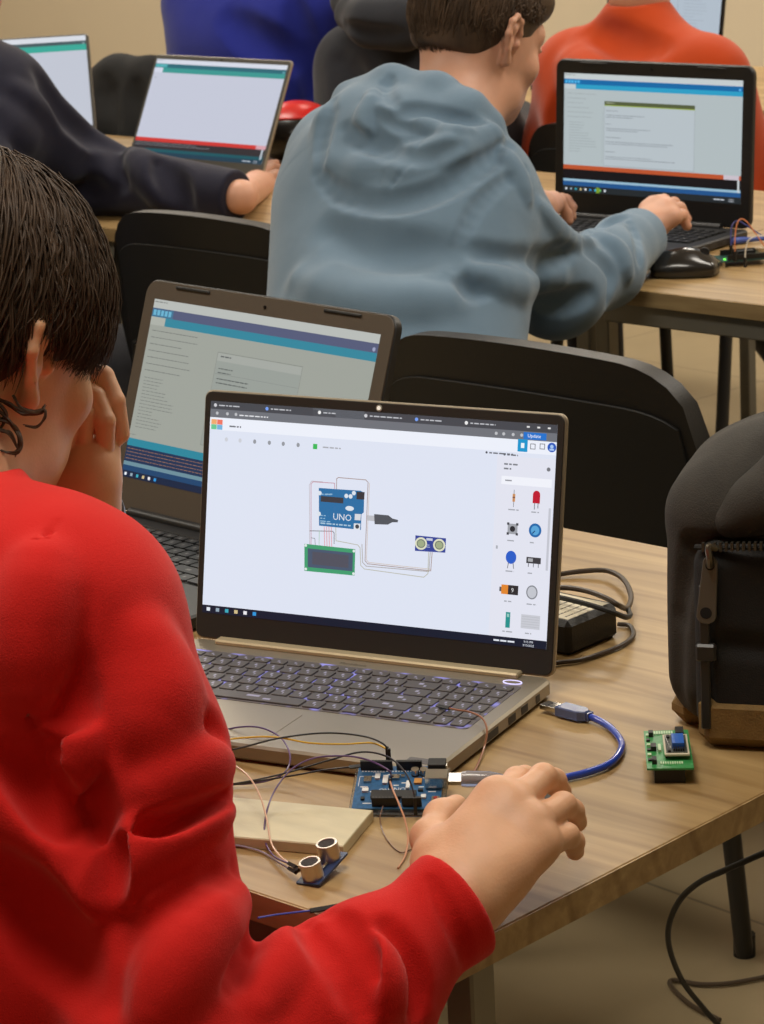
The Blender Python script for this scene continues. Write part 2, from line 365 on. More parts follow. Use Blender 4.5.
b = MB(); b.box(X0, X1, Y1-.015, Y1-.001, 0.001, 0.08); struct(b.build('baseboard_back', mat('baseboard_wood', (150, 125, 92), .6)))
# ceiling lamps (out of the frame, they light the place)
def area(loc, sx, sy, power, col, rot=(0, 0, 0)):
    l = bpy.data.lights.new('ceiling_light', 'AREA'); l.shape = 'RECTANGLE'; l.size = sx; l.size_y = sy; l.energy = power; l.color = col
    o = bpy.data.objects.new('ceiling_light', l); COL.objects.link(o); o.location = loc; o.rotation_euler = rot; return o
WARM = (1.0, 0.93, 0.82)
for x, y, pw in LAMPS: area((x, y, H-.03), 1.2, .6, pw, WARM)
w = bpy.data.worlds.new('world'); SC.world = w; w.use_nodes = True; w.node_tree.nodes['Background'].inputs[0].default_value = (1, .92, .8, 1); w.node_tree.nodes['Background'].inputs[1].default_value = .3

# ------------------------------------------------------------------ tables
def table(x0, x1, y0, y1, label, legs=True, rz=0):
    RI = .07 if y0 < 2 else .02
    t = empty('classroom_table', (x1, y0, 0), rz, label, 'table', 'wood topped classroom tables')
    W = x1-x0; D = y1-y0
    b = MB(); b.box(-W, 0, 0, D, TZ-.024, TZ, bev=.0012); b.build('tabletop', WOOD, t)
    b = MB(); e = .0008
    b.box(-.0004, e, 0.001, D-.001, TZ-.0232, TZ-.0008); b.box(-W-e, -W+.0004, .001, D-.001, TZ-.0232, TZ-.0008); b.box(-W+.001, -.001, -e, .0004, TZ-.0232, TZ-.0008)
    b.box(-W+.001, -.001, D-.0004, D+e, TZ-.0232, TZ-.0008); b.build('edge_banding', WOODE, t)
    b = MB()
    for ry in (.012, D-.040):
        b = MB(); b.box(-W+.047, -RI, ry, ry+.025, TZ-.056, TZ-.0242, bev=.002); b.build('frame_rail', STEEL, t)
    for lx in ((-.045 if y0 < 2 else -.028), -W+.004):
        for ly in (.045, D-.05):
            b = MB(); b.box(lx, lx+.026, ly, ly+.026, 0.012, TZ-.0242, bev=.002); lg = b.build('leg', STEEL, t)
            b = MB(); b.box(lx-.001, lx+.027, ly-.001, ly+.027, 0, .012, bev=.002); b.build('foot_cap', RUBBER, lg)
    return t
table(-2.51, -1.212, 1.3305, 2.204, 'wood topped table in the foreground carrying the grey laptop and the backpack')
table(-2.64, -1.25, 3.244, 4.05, 'wood topped table of the second row under the black laptop and black mouse')
table(-3.95, -2.645, 3.244, 4.05, 'second row table under the slim laptop with the red bar')
table(-5.26, -3.955, 3.244, 4.05, 'second row table mostly hidden by the navy sweatshirt')
table(-4.75, -3.45, 4.78, 5.50, 'wood topped table of the third row in front of the orange sweatshirt')
table(-6.7, -5.40, 4.25, 4.93, 'wood topped table by the back wall seen as a thin strip above the black jacket')

# ------------------------------------------------------------------ chairs with curved plastic backs
def chair(loc, rz, label, w=.47, h=.86, foot=None):
    t = empty('plastic_chair', loc, rz, label, 'chair', 'black plastic classroom chairs')
    # curved shell backrest, local: person faces +y, back at y=0
    nx, nz = 28, 22; zb = .47
    def P(u, v, off):
        # u -1..1 , v 0..1 ; rounded upper corners (superellipse)
        z = zb+(h-zb)*v; s = 1-.10*max(0, (v-.35)/.65)**2 if v > .35 else 1-.12*((.35-v)/.35)**1.5
        x = u*w/2*s
        e_ = max(0, abs(u)-.55)/.45; zz = z-(h-zb)*(.06*u*u+.24*(1-math.sqrt(max(0, 1-e_**2.8))))*max(0, v-.2)/.8
        y = 0.055*(2*x/w)**2 - .05*(v-.5) + off
        return (x, y, zz)
    def shell(off0, off1, u1=1.0, v0=0, v1=1.0):
        b = MB(); vs = []; fs = []
        rows = [v0+(v1-v0)*(1-(1-j/nz)**1.6) for j in range(nz+1)]
        for off in (off0, off1):
            for v in rows:
                for i in range(nx+1): vs.append(P((2*i/nx-1)*u1, v, off))
        N = (nx+1)*(nz+1)
        for j in range(nz):
            for i in range(nx):
                a = j*(nx+1)+i; fs.append((a, a+1, a+nx+2, a+nx+1)); fs.append((N+a, N+a+nx+1, N+a+nx+2, N+a+1))
        for j in range(nz):
            a = j*(nx+1); fs.append((a, a+nx+1, N+a+nx+1, N+a)); a += nx; fs.append((a, N+a, N+a+nx+1, a+nx+1))
        for i in range(nx):
            a = i; fs.append((a, N+a, N+a+1, a+1)); a = nz*(nx+1)+i; fs.append((a, a+1, N+a+1, N+a))
        b.add(vs, fs); return b
    bk = shell(-.014, .014).build('backrest', BLACKP, t, smooth=True)
    bv = bk.modifiers.new('round', 'BEVEL'); bv.width = .006; bv.segments = 3; bv.limit_method = 'ANGLE'
    pn = shell(-.0185, -.0135, .86, .06, .86).build('back_panel', mat('black_plastic_panel', (22, 22, 21), .55, spec=.4), bk, smooth=True)
    bv = pn.modifiers.new('round', 'BEVEL'); bv.width = .004; bv.segments = 2; bv.limit_method = 'ANGLE'
    b = MB(); b.prism(rrect(.44, .42, .07, 6, 0, .26), .425, .455, bev=.008); b.build('seat', BLACKP, t, smooth=True)
    legs = [((-.20, .09, .43), (-.225, .01, 0)), ((.20, .09, .43), (.225, .01, 0)), ((-.20, .42, .43), (-.215, .46, 0)), ((.20, .42, .43), (.215, .46, 0))]
    if foot is not None: legs[1] = ((.20, .09, .43), foot); legs[3] = ((.20, .42, .43), (.30, .56, 0))
    for a, c in legs:
        b = MB(); b.tube([a, c], .0125, 14, smooth=False); lg = b.build('leg', STEELD, t, smooth=True)
        b = MB(); b.cyl((c[0], c[1], 0), (c[0], c[1], .03), .0145); b.build('foot_cap', RUBBER, lg, smooth=True)
    b = MB(); b.tube([(-.20, .10, .44), (-.20, .02, .50), (-.17, -.0, .62)], .011, 10); b.tube([(.20, .10, .44), (.20, .02, .50), (.17, -.0, .62)], .011, 10)
    b.tube([(-.20, .09, .425), (-.20, .42, .425)], .010, 8, smooth=False); b.tube([(.20, .09, .425), (.20, .42, .425)], .010, 8, smooth=False)
    b.build('seat_frame', STEELD, t, smooth=True)
    return t
chair((-2.108, 2.50, 0), 0, 'black plastic chair with a rounded back standing empty behind the front laptops', w=.545, foot=(.101, .275, 0))
chair((-3.19, 3.02, 0), 0, 'empty black plastic chair below the navy forearm, behind the dim laptop', w=.50, h=.845)
# ------------------------------------------------------------------ laptops
GREYM = mat('grey_aluminium', (150, 140, 122), 0.42, 0.55, bump=.03, bscale=900)
BEIGEM = mat('light_hinge_metal', (196, 180, 146), 0.4, 0.4)
KEYM = mat('dark_grey_keys', (84, 79, 76), 0.5)
BLACKK = mat('black_keys', (30, 30, 31), 0.4)
BEZ = mat('matte_black_bezel', (44, 43, 40), 0.55, spec=.35)
BROWNP = mat('brown_grey_plastic', (84, 75, 65), 0.5, spec=.4, bump=.05, bscale=700)
DARKP = mat('charcoal_laptop_plastic', (30, 30, 31), 0.45)
def glow_mat():
    m = bpy.data.materials.new('key_backlight'); m.use_nodes = True; nt = m.node_tree; b = nt.nodes['Principled BSDF']
    b.inputs['Base Color'].default_value = (*s2l((92, 86, 78)), 1); b.inputs['Roughness'].default_value = .6
    tc = nt.nodes.new('ShaderNodeTexCoord'); n = nt.nodes.new('ShaderNodeTexNoise'); n.inputs['Scale'].default_value = 55; n.inputs['Detail'].default_value = 1; nt.links.new(tc.outputs['Object'], n.inputs[0])
    r = nt.nodes.new('ShaderNodeMapRange'); r.inputs[1].default_value = .54; r.inputs[2].default_value = .72; r.inputs[3].default_value = .015; r.inputs[4].default_value = .7; nt.links.new(n.outputs[0], r.inputs[0])
    b.inputs['Emission Color'].default_value = (*s2l((150, 150, 255)), 1); nt.links.new(r.outputs[0], b.inputs['Emission Strength']); return m
GLOW = glow_mat()
class UI:
    def __init__(s, lidM, sb, gain=1.0, SW=.344, SH=.194):
        s.M = lidM; s.Mi = lidM.inverted(); s.sb = sb; s.g = gain; s.mats = []; s.b = MB(); s.SW = SW; s.SH = SH
    def mi(s, rgb):
        m = emi(tuple(rgb), s.g)
        if m not in s.mats: s.mats.append(m)
        return s.mats.index(m)
    def P(s, x, y, L): return ((x/1920-.5)*s.SW, -.0001-.00005*L, s.sb+(1-y/1080)*s.SH)
    def pick(s, px, py):
        o = s.Mi @ Vector(CO); d = (s.Mi.to_3x3() @ Vector(ray(px, py))); p = o+d*(-o.y/d.y)
        return ((p.x/s.SW+.5)*1920, (1-(p.z-s.sb)/s.SH)*1080)
    def r(s, x0, y0, x1, y1, c, L=1): s.b.add([s.P(x0, y0, L), s.P(x1, y0, L), s.P(x1, y1, L), s.P(x0, y1, L)], [(0, 1, 2, 3)], s.mi(c))
    def poly(s, pts, c, L=1): s.b.add([s.P(x, y, L) for x, y in pts], [tuple(range(len(pts)))], s.mi(c))
    def c(s, x, y, r, c, L=1, ry=None):
        ry = r if ry is None else ry; s.poly([(x+r*math.cos(2*PI*i/20), y+ry*math.sin(2*PI*i/20)) for i in range(20)], c, L)
    def l(s, pts, w, c, L=1):
        for (x0, y0), (x1, y1) in zip(pts[:-1], pts[1:]):
            dx, dy = x1-x0, y1-y0; n = math.hypot(dx, dy)+1e-9; nx, ny = -dy/n*w/2, dx/n*w/2; ex, ey = dx/n*w/2, dy/n*w/2
            s.poly([(x0+nx-ex, y0+ny-ey), (x1+nx+ex, y1+ny+ey), (x1-nx+ex, y1-ny+ey), (x0-nx-ex, y0-ny-ey)], c, L)
    def t(s, x, y, size, txt, c, L=2):
        vs, fs = text_mesh(txt, size)
        if vs: s.b.add([s.P(x+v[0], y-v[1], L) for v in vs], fs, s.mi(c))
    def lines(s, x, y, n, c, wmax, dy=16, h=4, L=2, seed=1):
        """small illegible lines of text"""
        R = random.Random(seed)
        for i in range(n):
            xx = x; W = wmax*R.uniform(.35, 1)
            while xx < x+W:
                w = R.uniform(10, 38); s.r(xx, y+i*dy, min(xx+w, x+W), y+i*dy+h, c, L); xx += w+6
    def build(s, name, parent): return s.b.build(name, s.mats, parent)
def keys_layout(W, rows_y, kh):
    """returns (cx, cy, w, h) of every key of a full size keyboard with number pad"""
    R = [[1]*19, [1]*13+[1.9]+[.9]*4, [1.5]+[1]*12+[1.4]+[.9]*4, [1.8]+[1]*11+[2.1]+[.9]*4, [1.3]+[1]*11+[2.6]+[.9]*4, [1.2, 1, 1, 1.1, 5.3, 1.1, 1.1, 1, 1, 1.1]+[1.8, .9, .9]]
    out = []
    for j, (row, y) in enumerate(zip(R, rows_y)):
        tot = sum(row); x = -W/2; g = .0026; sc = W/tot
        for k in row: w = k*sc; out.append((x+w/2, y, w-g, kh if j else kh*.62)); x += w
    return out
def laptop(name_label, group, loc, rot, tilt, W, D, LH, sb, bodym, lidm, bezm, keym, uifn, gain=1.0, style='modern', single_keys=False, th=.016):
    t = empty('laptop', loc, rot, name_label, 'laptop', group)
    # base with rounded corners, chamfered edges
    b = MB(); b.prism(rrect(W, D, .010, 5, 0, -D/2), .002, th, bev=.0022)
    for x in (-W/2+.03, W/2-.03):
        for y in (-D+.03, -.03): b.cyl((x, y, 0), (x, y, .0025), .007, n=12, mi=1)
    base = b.build('base', [bodym, RUBBER], t, smooth=True)
    # keyboard tray with keys
    kw = .322 if W < .37 else .33; ky0 = -.038
    rows = [ky0-.004, ky0-.0195, ky0-.038, ky0-.0565, ky0-.075, ky0-.0935]
    b = MB(); b.prism(rrect(kw+.006, .112, .004, 3, .0, ky0-.0485), th-.0003, th+.0004); kb = b.build('keyboard', GLOW if single_keys else BLACKG, t)
    lay = keys_layout(kw, rows, .0158)
    if single_keys:
        cache = {}
        for cx, cy, w_, h_ in lay:
            key = (round(w_, 4), round(h_, 4))
            if key not in cache:
                b = MB(); b.prism(rrect(w_, h_, .0016, 2), .0004, .0019, bev=.0004)
                # legend mark on the key cap
                b.add([(-w_*.12, -h_*.02, .00193), (w_*.02, -h_*.02, .00193), (w_*.02, h_*.24, .00193), (-w_*.12, h_*.24, .00193)], [(0, 1, 2, 3)], 1)
                b.add([(w_*.08, -h_*.28, .00193), (w_*.16, -h_*.28, .00193), (w_*.16, -h_*.06, .00193), (w_*.08, -h_*.06, .00193)], [(0, 1, 2, 3)], 1)
                o = b.build('key', [keym, mat('key_legend', (150, 148, 165), .5, emi=(170, 170, 235), estr=.12)], kb); cache[key] = o
            else:
                o = cache[key].copy(); COL.objects.link(o); o.parent = kb
            o.location = (cx, cy, th)
    else:
        b = MB()
        for cx, cy, w_, h_ in lay:
            b.prism(rrect(w_, h_, .0016, 1, cx, cy), th+.0004, th+.0019)
            b.add([(cx-w_*.12, cy-.002, th+.00193), (cx+w_*.03, cy-.002, th+.00193), (cx+w_*.03, cy+.002, th+.00193), (cx-w_*.12, cy+.002, th+.00193)], [(0, 1, 2, 3)], 1)
        b.build('keys', [keym, mat('pale_legend', (120, 120, 120), .5)], kb)
    b = MB(); b.prism(rrect(.105, .068, .004, 3, -.035, ky0-.150), th-.0002, th+.0003); b.build('touchpad', bodym, t)
    # side ports
    pt = mat('port_black', (12, 12, 12), .5)
    for y0, w_ in ((-.03, .008), (-.055, .013), (-.08, .014), (-.115, .022)):
        b = MB(); b.box(W/2-.004, W/2+.0003, y0-w_, y0, .005, .0115); b.build('port', pt, base)
    # hinge
    b = MB()
    if style == 'modern': b.box(-W/2+.028, W/2-.028, -.013, -.001, th-.001, th+.0045, bev=.0015)
    else: b.cyl((-W/2+.05, -.006, th+.001), (W/2-.05, -.006, th+.001), .006, n=14)
    b.build('hinge', BEIGEM if style == 'modern' and bodym is GREYM else bodym, t, smooth=style != 'modern')
    if single_keys:
        b = MB(); cx, cy = W/2-.028, -.0235
        ring = [(cx+.0085*math.cos(2*PI*i/24), cy+.0045*math.sin(2*PI*i/24)) for i in range(24)]
        b.tube([(x, y, th+.0006) for x, y in ring]+[(ring[0][0], ring[0][1], th+.0006)], .0006, 5, smooth=False, mi=0)
        b.prism([(cx+(x-cx)*.93, cy+(y-cy)*.93) for x, y in ring], th-.0002, th+.0006, mi=1)
        b.build('power_button', [mat('button_ring', (200, 200, 230), .4, emi=(205, 200, 255), estr=.9), GREYM], t)
        b = MB(); b.prism(rrect(.026, .011, .001, 2, W/2-.018, -D+.014), th, th+.0003); st = b.build('sticker', mat('sticker_grey', (92, 84, 74), .4, .3), base)
        vs, fs = text_mesh('Lenovo', .0075); b = MB(); b.add([(W/2-.030+v[0], -D+.011+v[1], th+.0004) for v in vs], fs); b.build('lettering', mat('sticker_letters', (60, 55, 50), .4), st)
        vs, fs = text_mesh('ThinkBook', .0062); b = MB(); b.add([(-.017+v[0], -.0255+v[1], th+.0003) for v in vs], fs); b.build('lettering', mat('logo_letters', (100, 92, 80), .4), base)
    # lid
    lidL = Matrix.Translation((0, 0, th)) @ Matrix.Rotation(-tilt, 4, 'X')
    lt = .006 if style == 'modern' else .010
    toXZ = Matrix(((1, 0, 0, 0), (0, 0, 1, 0), (0, 1, 0, 0), (0, 0, 0, 1)))   # prism z -> y (thickness), y -> z
    b = MB(); rr = .008 if style == 'modern' else .016
    b.prism(rrect(W, LH, rr, 6, 0, LH/2), .0002, lt, M=toXZ, bev=.0012); lid = b.build('lid', lidm, t, smooth=True, M=lidL)
    b = MB(); b.prism(rrect(W-.003, LH-.003, rr-.001, 6, 0, LH/2), -.0012, .0004, M=toXZ, bev=.0004); bz = b.build('bezel', bezm, lid)
    wl = Matrix.Translation(loc) @ Matrix.Rotation(rot, 4, 'Z') @ lidL
    scr = UI(wl @ Matrix.Translation((0, -.0012, 0)), sb, gain)
    uifn(scr); so = scr.build('screen', lid); so.matrix_local = Matrix.Translation((0, -.0013, 0))
    b = MB(); wz = LH-(.006 if style == 'modern' else .012)
    if single_keys: b.cyl((0, -.0013, wz), (0, -.0020, wz), .0030, n=16, mi=1)
    b.cyl((0, -.0012, wz), (0, -.0024, wz), .0018, n=14, mi=0); b.build('webcam', [BLACKG if not single_keys else mat('webcam_white', (235, 235, 225), .3, emi=(230, 230, 220), estr=.5), mat('webcam_ring', (160, 160, 150), .4)], lid)
    if style == 'classic':
        for sx in (-1, 1):
            b = MB(); b.box(sx*W*.30-.027, sx*W*.30+.027, -.0034, -.0008, LH-.0075, LH-.0040, bev=.001); b.build('bumper', RUBBER, lid)
    return t
def taskbar(u, c=(24, 28, 40), y0=1040, icons=6, wh=(225, 230, 240)):
    u.r(0, y0, 1920, 1080, c, 2); ym = (y0+1080)/2
    ic = [(225, 232, 240), (150, 170, 185), (60, 170, 190), (210, 190, 140), (235, 235, 240), (50, 150, 220), (60, 180, 210), (120, 200, 110)]
    for i in range(icons): x = 26+i*54; u.r(x, ym-9, x+20, ym+9, ic[i % 8], 3)
    u.lines(1640, ym-4, 1, wh, 150, h=8, L=3, seed=5)
    u.t(1800, ym-2, 15, '9:15 PM', wh, 3); u.t(1795, ym+15, 15, '3/15/2022', wh, 3)
def ui_circuit(u):
    Z = lambda x, y: u.pick(290+x/4.244, 470+y/4.244)
    u.r(0, 0, 1920, 1080, (222, 228, 243), 0)
    u.r(0, 0, 1920, 40, (72, 74, 80), 1); u.r(0, 40, 1920, 82, (112, 115, 122), 1)
    for x0, tx, col in ((40, 'Classroom', 1), (340, 'Assignments', 2), (640, 'Circuit design', 3), (900, 'Videos', 1), (1180, 'Sensor docs', 2), (1450, 'Download', 3)):
        u.c(x0-12, 20, 9, ((205, 205, 210), (120, 160, 240), (235, 235, 235))[col-1], 2); u.lines(x0+10, 17, 1, (190, 192, 198), 190, h=6, L=2, seed=x0)
    u.r(590, 0, 880, 40, (104, 107, 114), 1)
    u.lines(170, 60, 1, (225, 226, 230), 330, h=6, L=2, seed=3)
    for x in (40, 100, 150, 1640, 1690, 1735, 1600): u.c(x, 60, 8, (190, 192, 196), 2)
    u.r(1745, 44, 1865, 78, (38, 116, 205), 2); u.t(1766, 68, 24, 'Update', (240, 245, 255), 3)
    for i in range(3): u.r(1760+i*55, 14, 1775+i*55, 22, (225, 225, 225), 2)
    # page header
    u.r(0, 82, 1920, 145, (236, 240, 250), 1)
    for i, c in enumerate(((240, 170, 110), (240, 120, 100), (110, 200, 150), (120, 180, 220))): u.r(8+(i % 2)*34, 92+(i//2)*26, 40+(i % 2)*34, 117+(i//2)*26, c, 2)
    u.lines(115, 118, 1, (120, 122, 130), 70, h=8, L=2, seed=2)
    for i, x in enumerate((100, 180, 265, 350, 430, 515)): u.c(x, 190, 9, (150, 153, 160) if i > 1 else (205, 208, 216), 2, ry=11)
    u.r(600, 178, 624, 204, (60, 185, 90), 2); u.lines(655, 188, 1, (170, 172, 180), 120, h=7, L=2, seed=6)
    # right hand parts panel
    u.r(1612, 165, 1920, 1040, (226, 228, 240), 1); u.r(1640, 262, 1905, 302, (240, 242, 250), 2); u.lines(1660, 279, 1, (150, 152, 160), 70, h=7, L=3, seed=8)
    u.lines(1650, 200, 2, (125, 128, 135), 110, dy=22, h=8, L=2, seed=9); u.c(1885, 215, 10, (120, 122, 128), 2)
    u.r(1896, 400, 1908, 700, (196, 198, 208), 2)
    x, y = u.pick(522.8, 445.5); u.r(x-26, y-30, x+26, y+30, (28, 150, 205), 2); u.r(x-9, y-12, x+9, y+12, (235, 245, 250), 3)
    x, y = u.pick(552, 447.5); u.c(x, y, 23, (40, 90, 190), 2, ry=23); u.c(x, y-4, 9, (170, 200, 240), 3); u.r(x-12, y+6, x+12, y+15, (170, 200, 240), 3)
    for px in (533, 542.5): x, y = u.pick(px, 446.5); u.l([(x-12, y-12), (x+12, y-12), (x+12, y+12), (x-12, y+12), (x-12, y-12)], 4, (130, 133, 140), 2)
    for px, py in ((495, 453), (513, 455)): x, y = u.pick(px, py); u.lines(x-30, y-3, 1, (110, 112, 120), 160, h=7, L=2, seed=int(px)); u.c(x-44, y, 6, (90, 92, 100), 2)
    K = lambda x, y: u.pick(480+x/4.65, 430+y/4.65)
    g = (110, 114, 122)
    x, y = K(158, 318); u.r(x-7, y-22, x+7, y+16, (215, 150, 90), 2); u.l([(x, y-40), (x, y+40)], 3, g, 2); u.r(x-7, y-8, x+7, y-2, (120, 70, 50), 3)
    x, y = K(263, 318); u.r(x-19, y-18, x+19, y+24, (190, 32, 52), 2); u.c(x, y-18, 19, (190, 32, 52), 2); u.l([(x-8, y+24), (x-8, y+52)], 4, g, 2); u.l([(x+10, y+24), (x+10, y+46)], 4, g, 2)
    x, y = K(152, 460); u.r(x-26, y-25, x+26, y+25, (160, 163, 170), 2); u.c(x, y, 14, (45, 47, 52), 3)
    for a in (-1, 1):
        for c_ in (-1, 1): u.r(x+a*24-6, y+c_*24-6, x+a*24+6, y+c_*24+6, (70, 72, 78), 3)
    x, y = K(257, 467); u.c(x, y, 33, (35, 105, 170), 2, ry=34); u.c(x, y, 22, (90, 165, 215), 3, ry=23); u.l([(x-12, y+14), (x-2, y+4)], 5, (20, 60, 110), 4)
    x, y = K(145, 592); u.c(x, y, 28, (45, 95, 200), 2, ry=32); u.l([(x-12, y+24), (x-16, y+52)], 4, g, 2); u.l([(x+12, y+24), (x+16, y+52)], 4, g, 2)
    x, y = K(250, 606); u.r(x-38, y-14, x+38, y+16, (62, 62, 66), 2); u.r(x-30, y-8, x-4, y+8, (170, 172, 176), 3)
    for dx in (-26, 0, 26): u.l([(x+dx, y+16), (x+dx, y+32)], 4, g, 2)
    x, y = K(138, 744); u.r(x-44, y-24, x-8, y+22, (225, 135, 50), 2); u.r(x-8, y-24, x+46, y+22, (50, 48, 50), 2); u.r(x-54, y-12, x-44, y+10, (90, 90, 95), 2); u.t(x+8, y+10, 30, '9', (220, 220, 220), 3)
    x, y = K(242, 755); u.c(x, y, 30, (130, 133, 140), 2, ry=34); u.c(x, y, 24, (195, 198, 206), 3, ry=28)
    x, y = K(130, 883); u.r(x-12, y-38, x+12, y+38, (40, 145, 140), 2); u.r(x-6, y-30, x+6, y-14, (150, 200, 190), 3)
    x, y = K(235, 893); u.r(x-50, y-34, x+50, y+34, (200, 202, 210), 2)
    for i in range(5): u.l([(x-46, y-24+i*12), (x+46, y-24+i*12)], 2, (178, 180, 188), 3)
    for kx, ky in ((155, 372), (262, 384), (150, 516), (255, 526), (142, 658), (245, 668), (135, 798), (240, 812), (127, 938), (232, 948)): x, y = K(kx, ky); u.lines(x-26, y-4, 1, (165, 168, 176), 56, h=6, L=2, seed=kx+ky)
    # wires
    def wl(pts, c, w=4, L=2): u.l([Z(*p) for p in pts], w, c, L)
    wl([(90, 318), (90, 60), (98, 50), (190, 56), (190, 78)], (196, 152, 166)); wl([(84, 316), (83, 64), (92, 47), (140, 50)], (190, 180, 186), 3)
    wl([(198, 80), (199, 37), (206, 32), (322, 42), (332, 52), (319, 384), (330, 398), (598, 428), (604, 350)], (166, 146, 140))
    wl([(195, 245), (196, 300), (288, 318), (298, 330), (301, 405), (316, 420), (568, 455), (586, 440), (589, 350)], (186, 186, 172))
    wl([(306, 316), (309, 392), (324, 408), (590, 431), (596, 350)], (172, 168, 166)); wl([(338, 56), (325, 380), (334, 392), (596, 421)], (206, 190, 176), 3)
    for xx in (146, 156, 166, 176): wl([(xx, 242), (xx+2, 330)], (222, 158, 166), 4)
    wl([(86, 258), (182, 260), (188, 268), (188, 312)], (120, 122, 126), 4); wl([(90, 288), (106, 290), (108, 316)], (130, 132, 136), 3); wl([(125, 258), (124, 316)], (160, 200, 170), 3)
    # board
    q = lambda pts, c, L: u.poly([Z(*p) for p in pts], c, L)
    q([(123, 76), (300, 88), (316, 96), (314, 180), (304, 188), (302, 254), (124, 236)], (44, 112, 164), 3)
    q([(132, 110), (228, 118), (227, 142), (131, 134)], (60, 62, 68), 4); q([(284, 92), (318, 94), (316, 126), (283, 124)], (58, 58, 62), 4)
    q([(276, 186), (302, 187), (300, 214), (275, 212)], (215, 218, 224), 4); q([(272, 226), (300, 228), (298, 254), (271, 251)], (225, 228, 232), 4); x, y = Z(286, 240); u.c(x, y, 11, (70, 74, 80), 5)
    for zx, zy in ((240, 110), (258, 112), (127, 98), (124, 186), (272, 98)): x, y = Z(zx, zy); u.c(x, y, 11, (220, 228, 236), 4)
    x, y = Z(254, 163); u.c(x, y, 24, (220, 228, 236), 4, ry=12); x, y = Z(182, 210); u.t(x, y, 46, 'UNO', (225, 232, 240), 4)
    for zx in (140, 158, 176): x, y = Z(zx, 100); u.lines(x-8, y, 1, (140, 180, 210), 40, h=6, L=4, seed=zx)
    x, y = Z(130, 190); u.lines(x, y, 3, (150, 190, 215), 60, dy=14, h=5, L=4, seed=4); x, y = Z(130, 222); u.lines(x, y, 1, (170, 200, 220), 260, h=7, L=4, seed=12)
    q([(328, 192), (360, 194), (360, 218), (328, 214)], (190, 192, 198), 3); q([(358, 187), (418, 192), (436, 206), (460, 212), (458, 222), (434, 222), (416, 232), (360, 230)], (84, 88, 94), 4)
    q([(62, 313), (278, 336), (275, 448), (62, 428)], (66, 158, 112), 3); q([(76, 332), (268, 352), (266, 430), (76, 412)], (74, 90, 112), 4); q([(96, 346), (250, 362), (249, 416), (95, 400)], (82, 84, 96), 5)
    for zx, zy in ((68, 320), (272, 344), (68, 420), (270, 440)): x, y = Z(zx, zy); u.c(x, y, 7, (225, 235, 230), 4)
    q([(533, 277), (663, 290), (660, 351), (531, 343)], (56, 72, 150), 3)
    for zx, zy in ((557, 312), (634, 319)): x, y = Z(zx, zy); u.c(x, y, 33, (222, 224, 196), 4, ry=31); u.c(x, y, 24, (110, 120, 110), 5, ry=22); u.c(x, y, 19, (160, 172, 136), 6, ry=17)
    x, y = Z(580, 290); u.r(x, y-2, x+34, y+10, (200, 206, 222), 4); u.lines(x, y+30, 2, (170, 180, 215), 36, dy=10, L=4, seed=3)
    taskbar(u, (26, 32, 48)); u.r(0, 1000, 18, 1003, (222, 228, 243), 2)
    x, y = u.pick(497, 547); u.r(x-5, y-8, x+5, y+8, (170, 174, 182), 3)
def ide(u, bg, top, band1, band2, stat, cons, low, logo=(50, 150, 170), y=(53, 106, 155, 845, 890, 1035), dlg=None, tail=None):
    u.r(0, 0, 1920, 1080, bg, 0); u.r(0, 0, 1920, y[0], top, 1); u.r(0, y[0], 1920, y[1], band1, 1); u.r(0, y[1], 1920, y[2], band2, 1); u.r(0, y[1], 130, y[2], tuple(min(255, v+14) for v in bg), 2)
    for i in range(5): u.r(12+i*34, y[0]+10, 36+i*34, y[1]-10, tuple(min(255, v+50) for v in logo), 2)
    u.r(0, y[0], 190, y[1], logo, 1); u.c(1890, (y[0]+y[1])/2+8, 12, tuple(min(255, v+70) for v in band1), 2)
    u.r(0, y[3], 1920, y[4], stat, 1); u.r(0, y[4], 1920, y[5], cons, 1)
    u.lines(8, 12, 1, tuple(int(v*.7) for v in top), 260, h=6, L=2, seed=1)
def ui_grey(u):
    bg = (158, 162, 154); ide(u, bg, (184, 188, 184), (86, 92, 122), (54, 134, 156), (46, 134, 156), (34, 52, 84), None, logo=(58, 128, 158))
    tx = (118, 122, 118)
    u.lines(30, 185, 7, tx, 420, dy=40, h=5, seed=2); u.lines(40, 470, 16, tx, 330, dy=20, h=4, seed=3); u.lines(10, 820, 1, tx, 100, h=4, seed=4)
    u.l([(640, 250), (1360, 250), (1360, 1000), (640, 830), (640, 250)][:3], 4, (134, 138, 132), 2); u.l([(640, 250), (640, 800), (1360, 800)], 4, (134, 138, 132), 2)
    u.r(644, 254, 1356, 796, (152, 158, 152), 1); u.r(644, 254, 1356, 300, (164, 168, 162), 2); u.lines(670, 268, 1, (96, 100, 100), 120, h=8, L=3, seed=5)
    d = (84, 90, 90)
    for yy, n_, w in ((340, 2, 200), (400, 2, 500), (500, 1, 140), (540, 2, 420), (620, 2, 260), (690, 3, 520)): u.lines(670, yy, n_, d, w, dy=24, h=6, L=3, seed=yy)
    u.l([(650, 375), (1350, 375)], 2, (130, 134, 130), 2)
    u.lines(10, 905, 4, (150, 110, 90), 1500, dy=20, h=4, L=2, seed=11); u.r(0, 985, 1920, 1008, (108, 142, 156), 2); u.r(0, 1008, 1920, 1040, (34, 70, 110), 2)
    taskbar(u, (28, 40, 66))
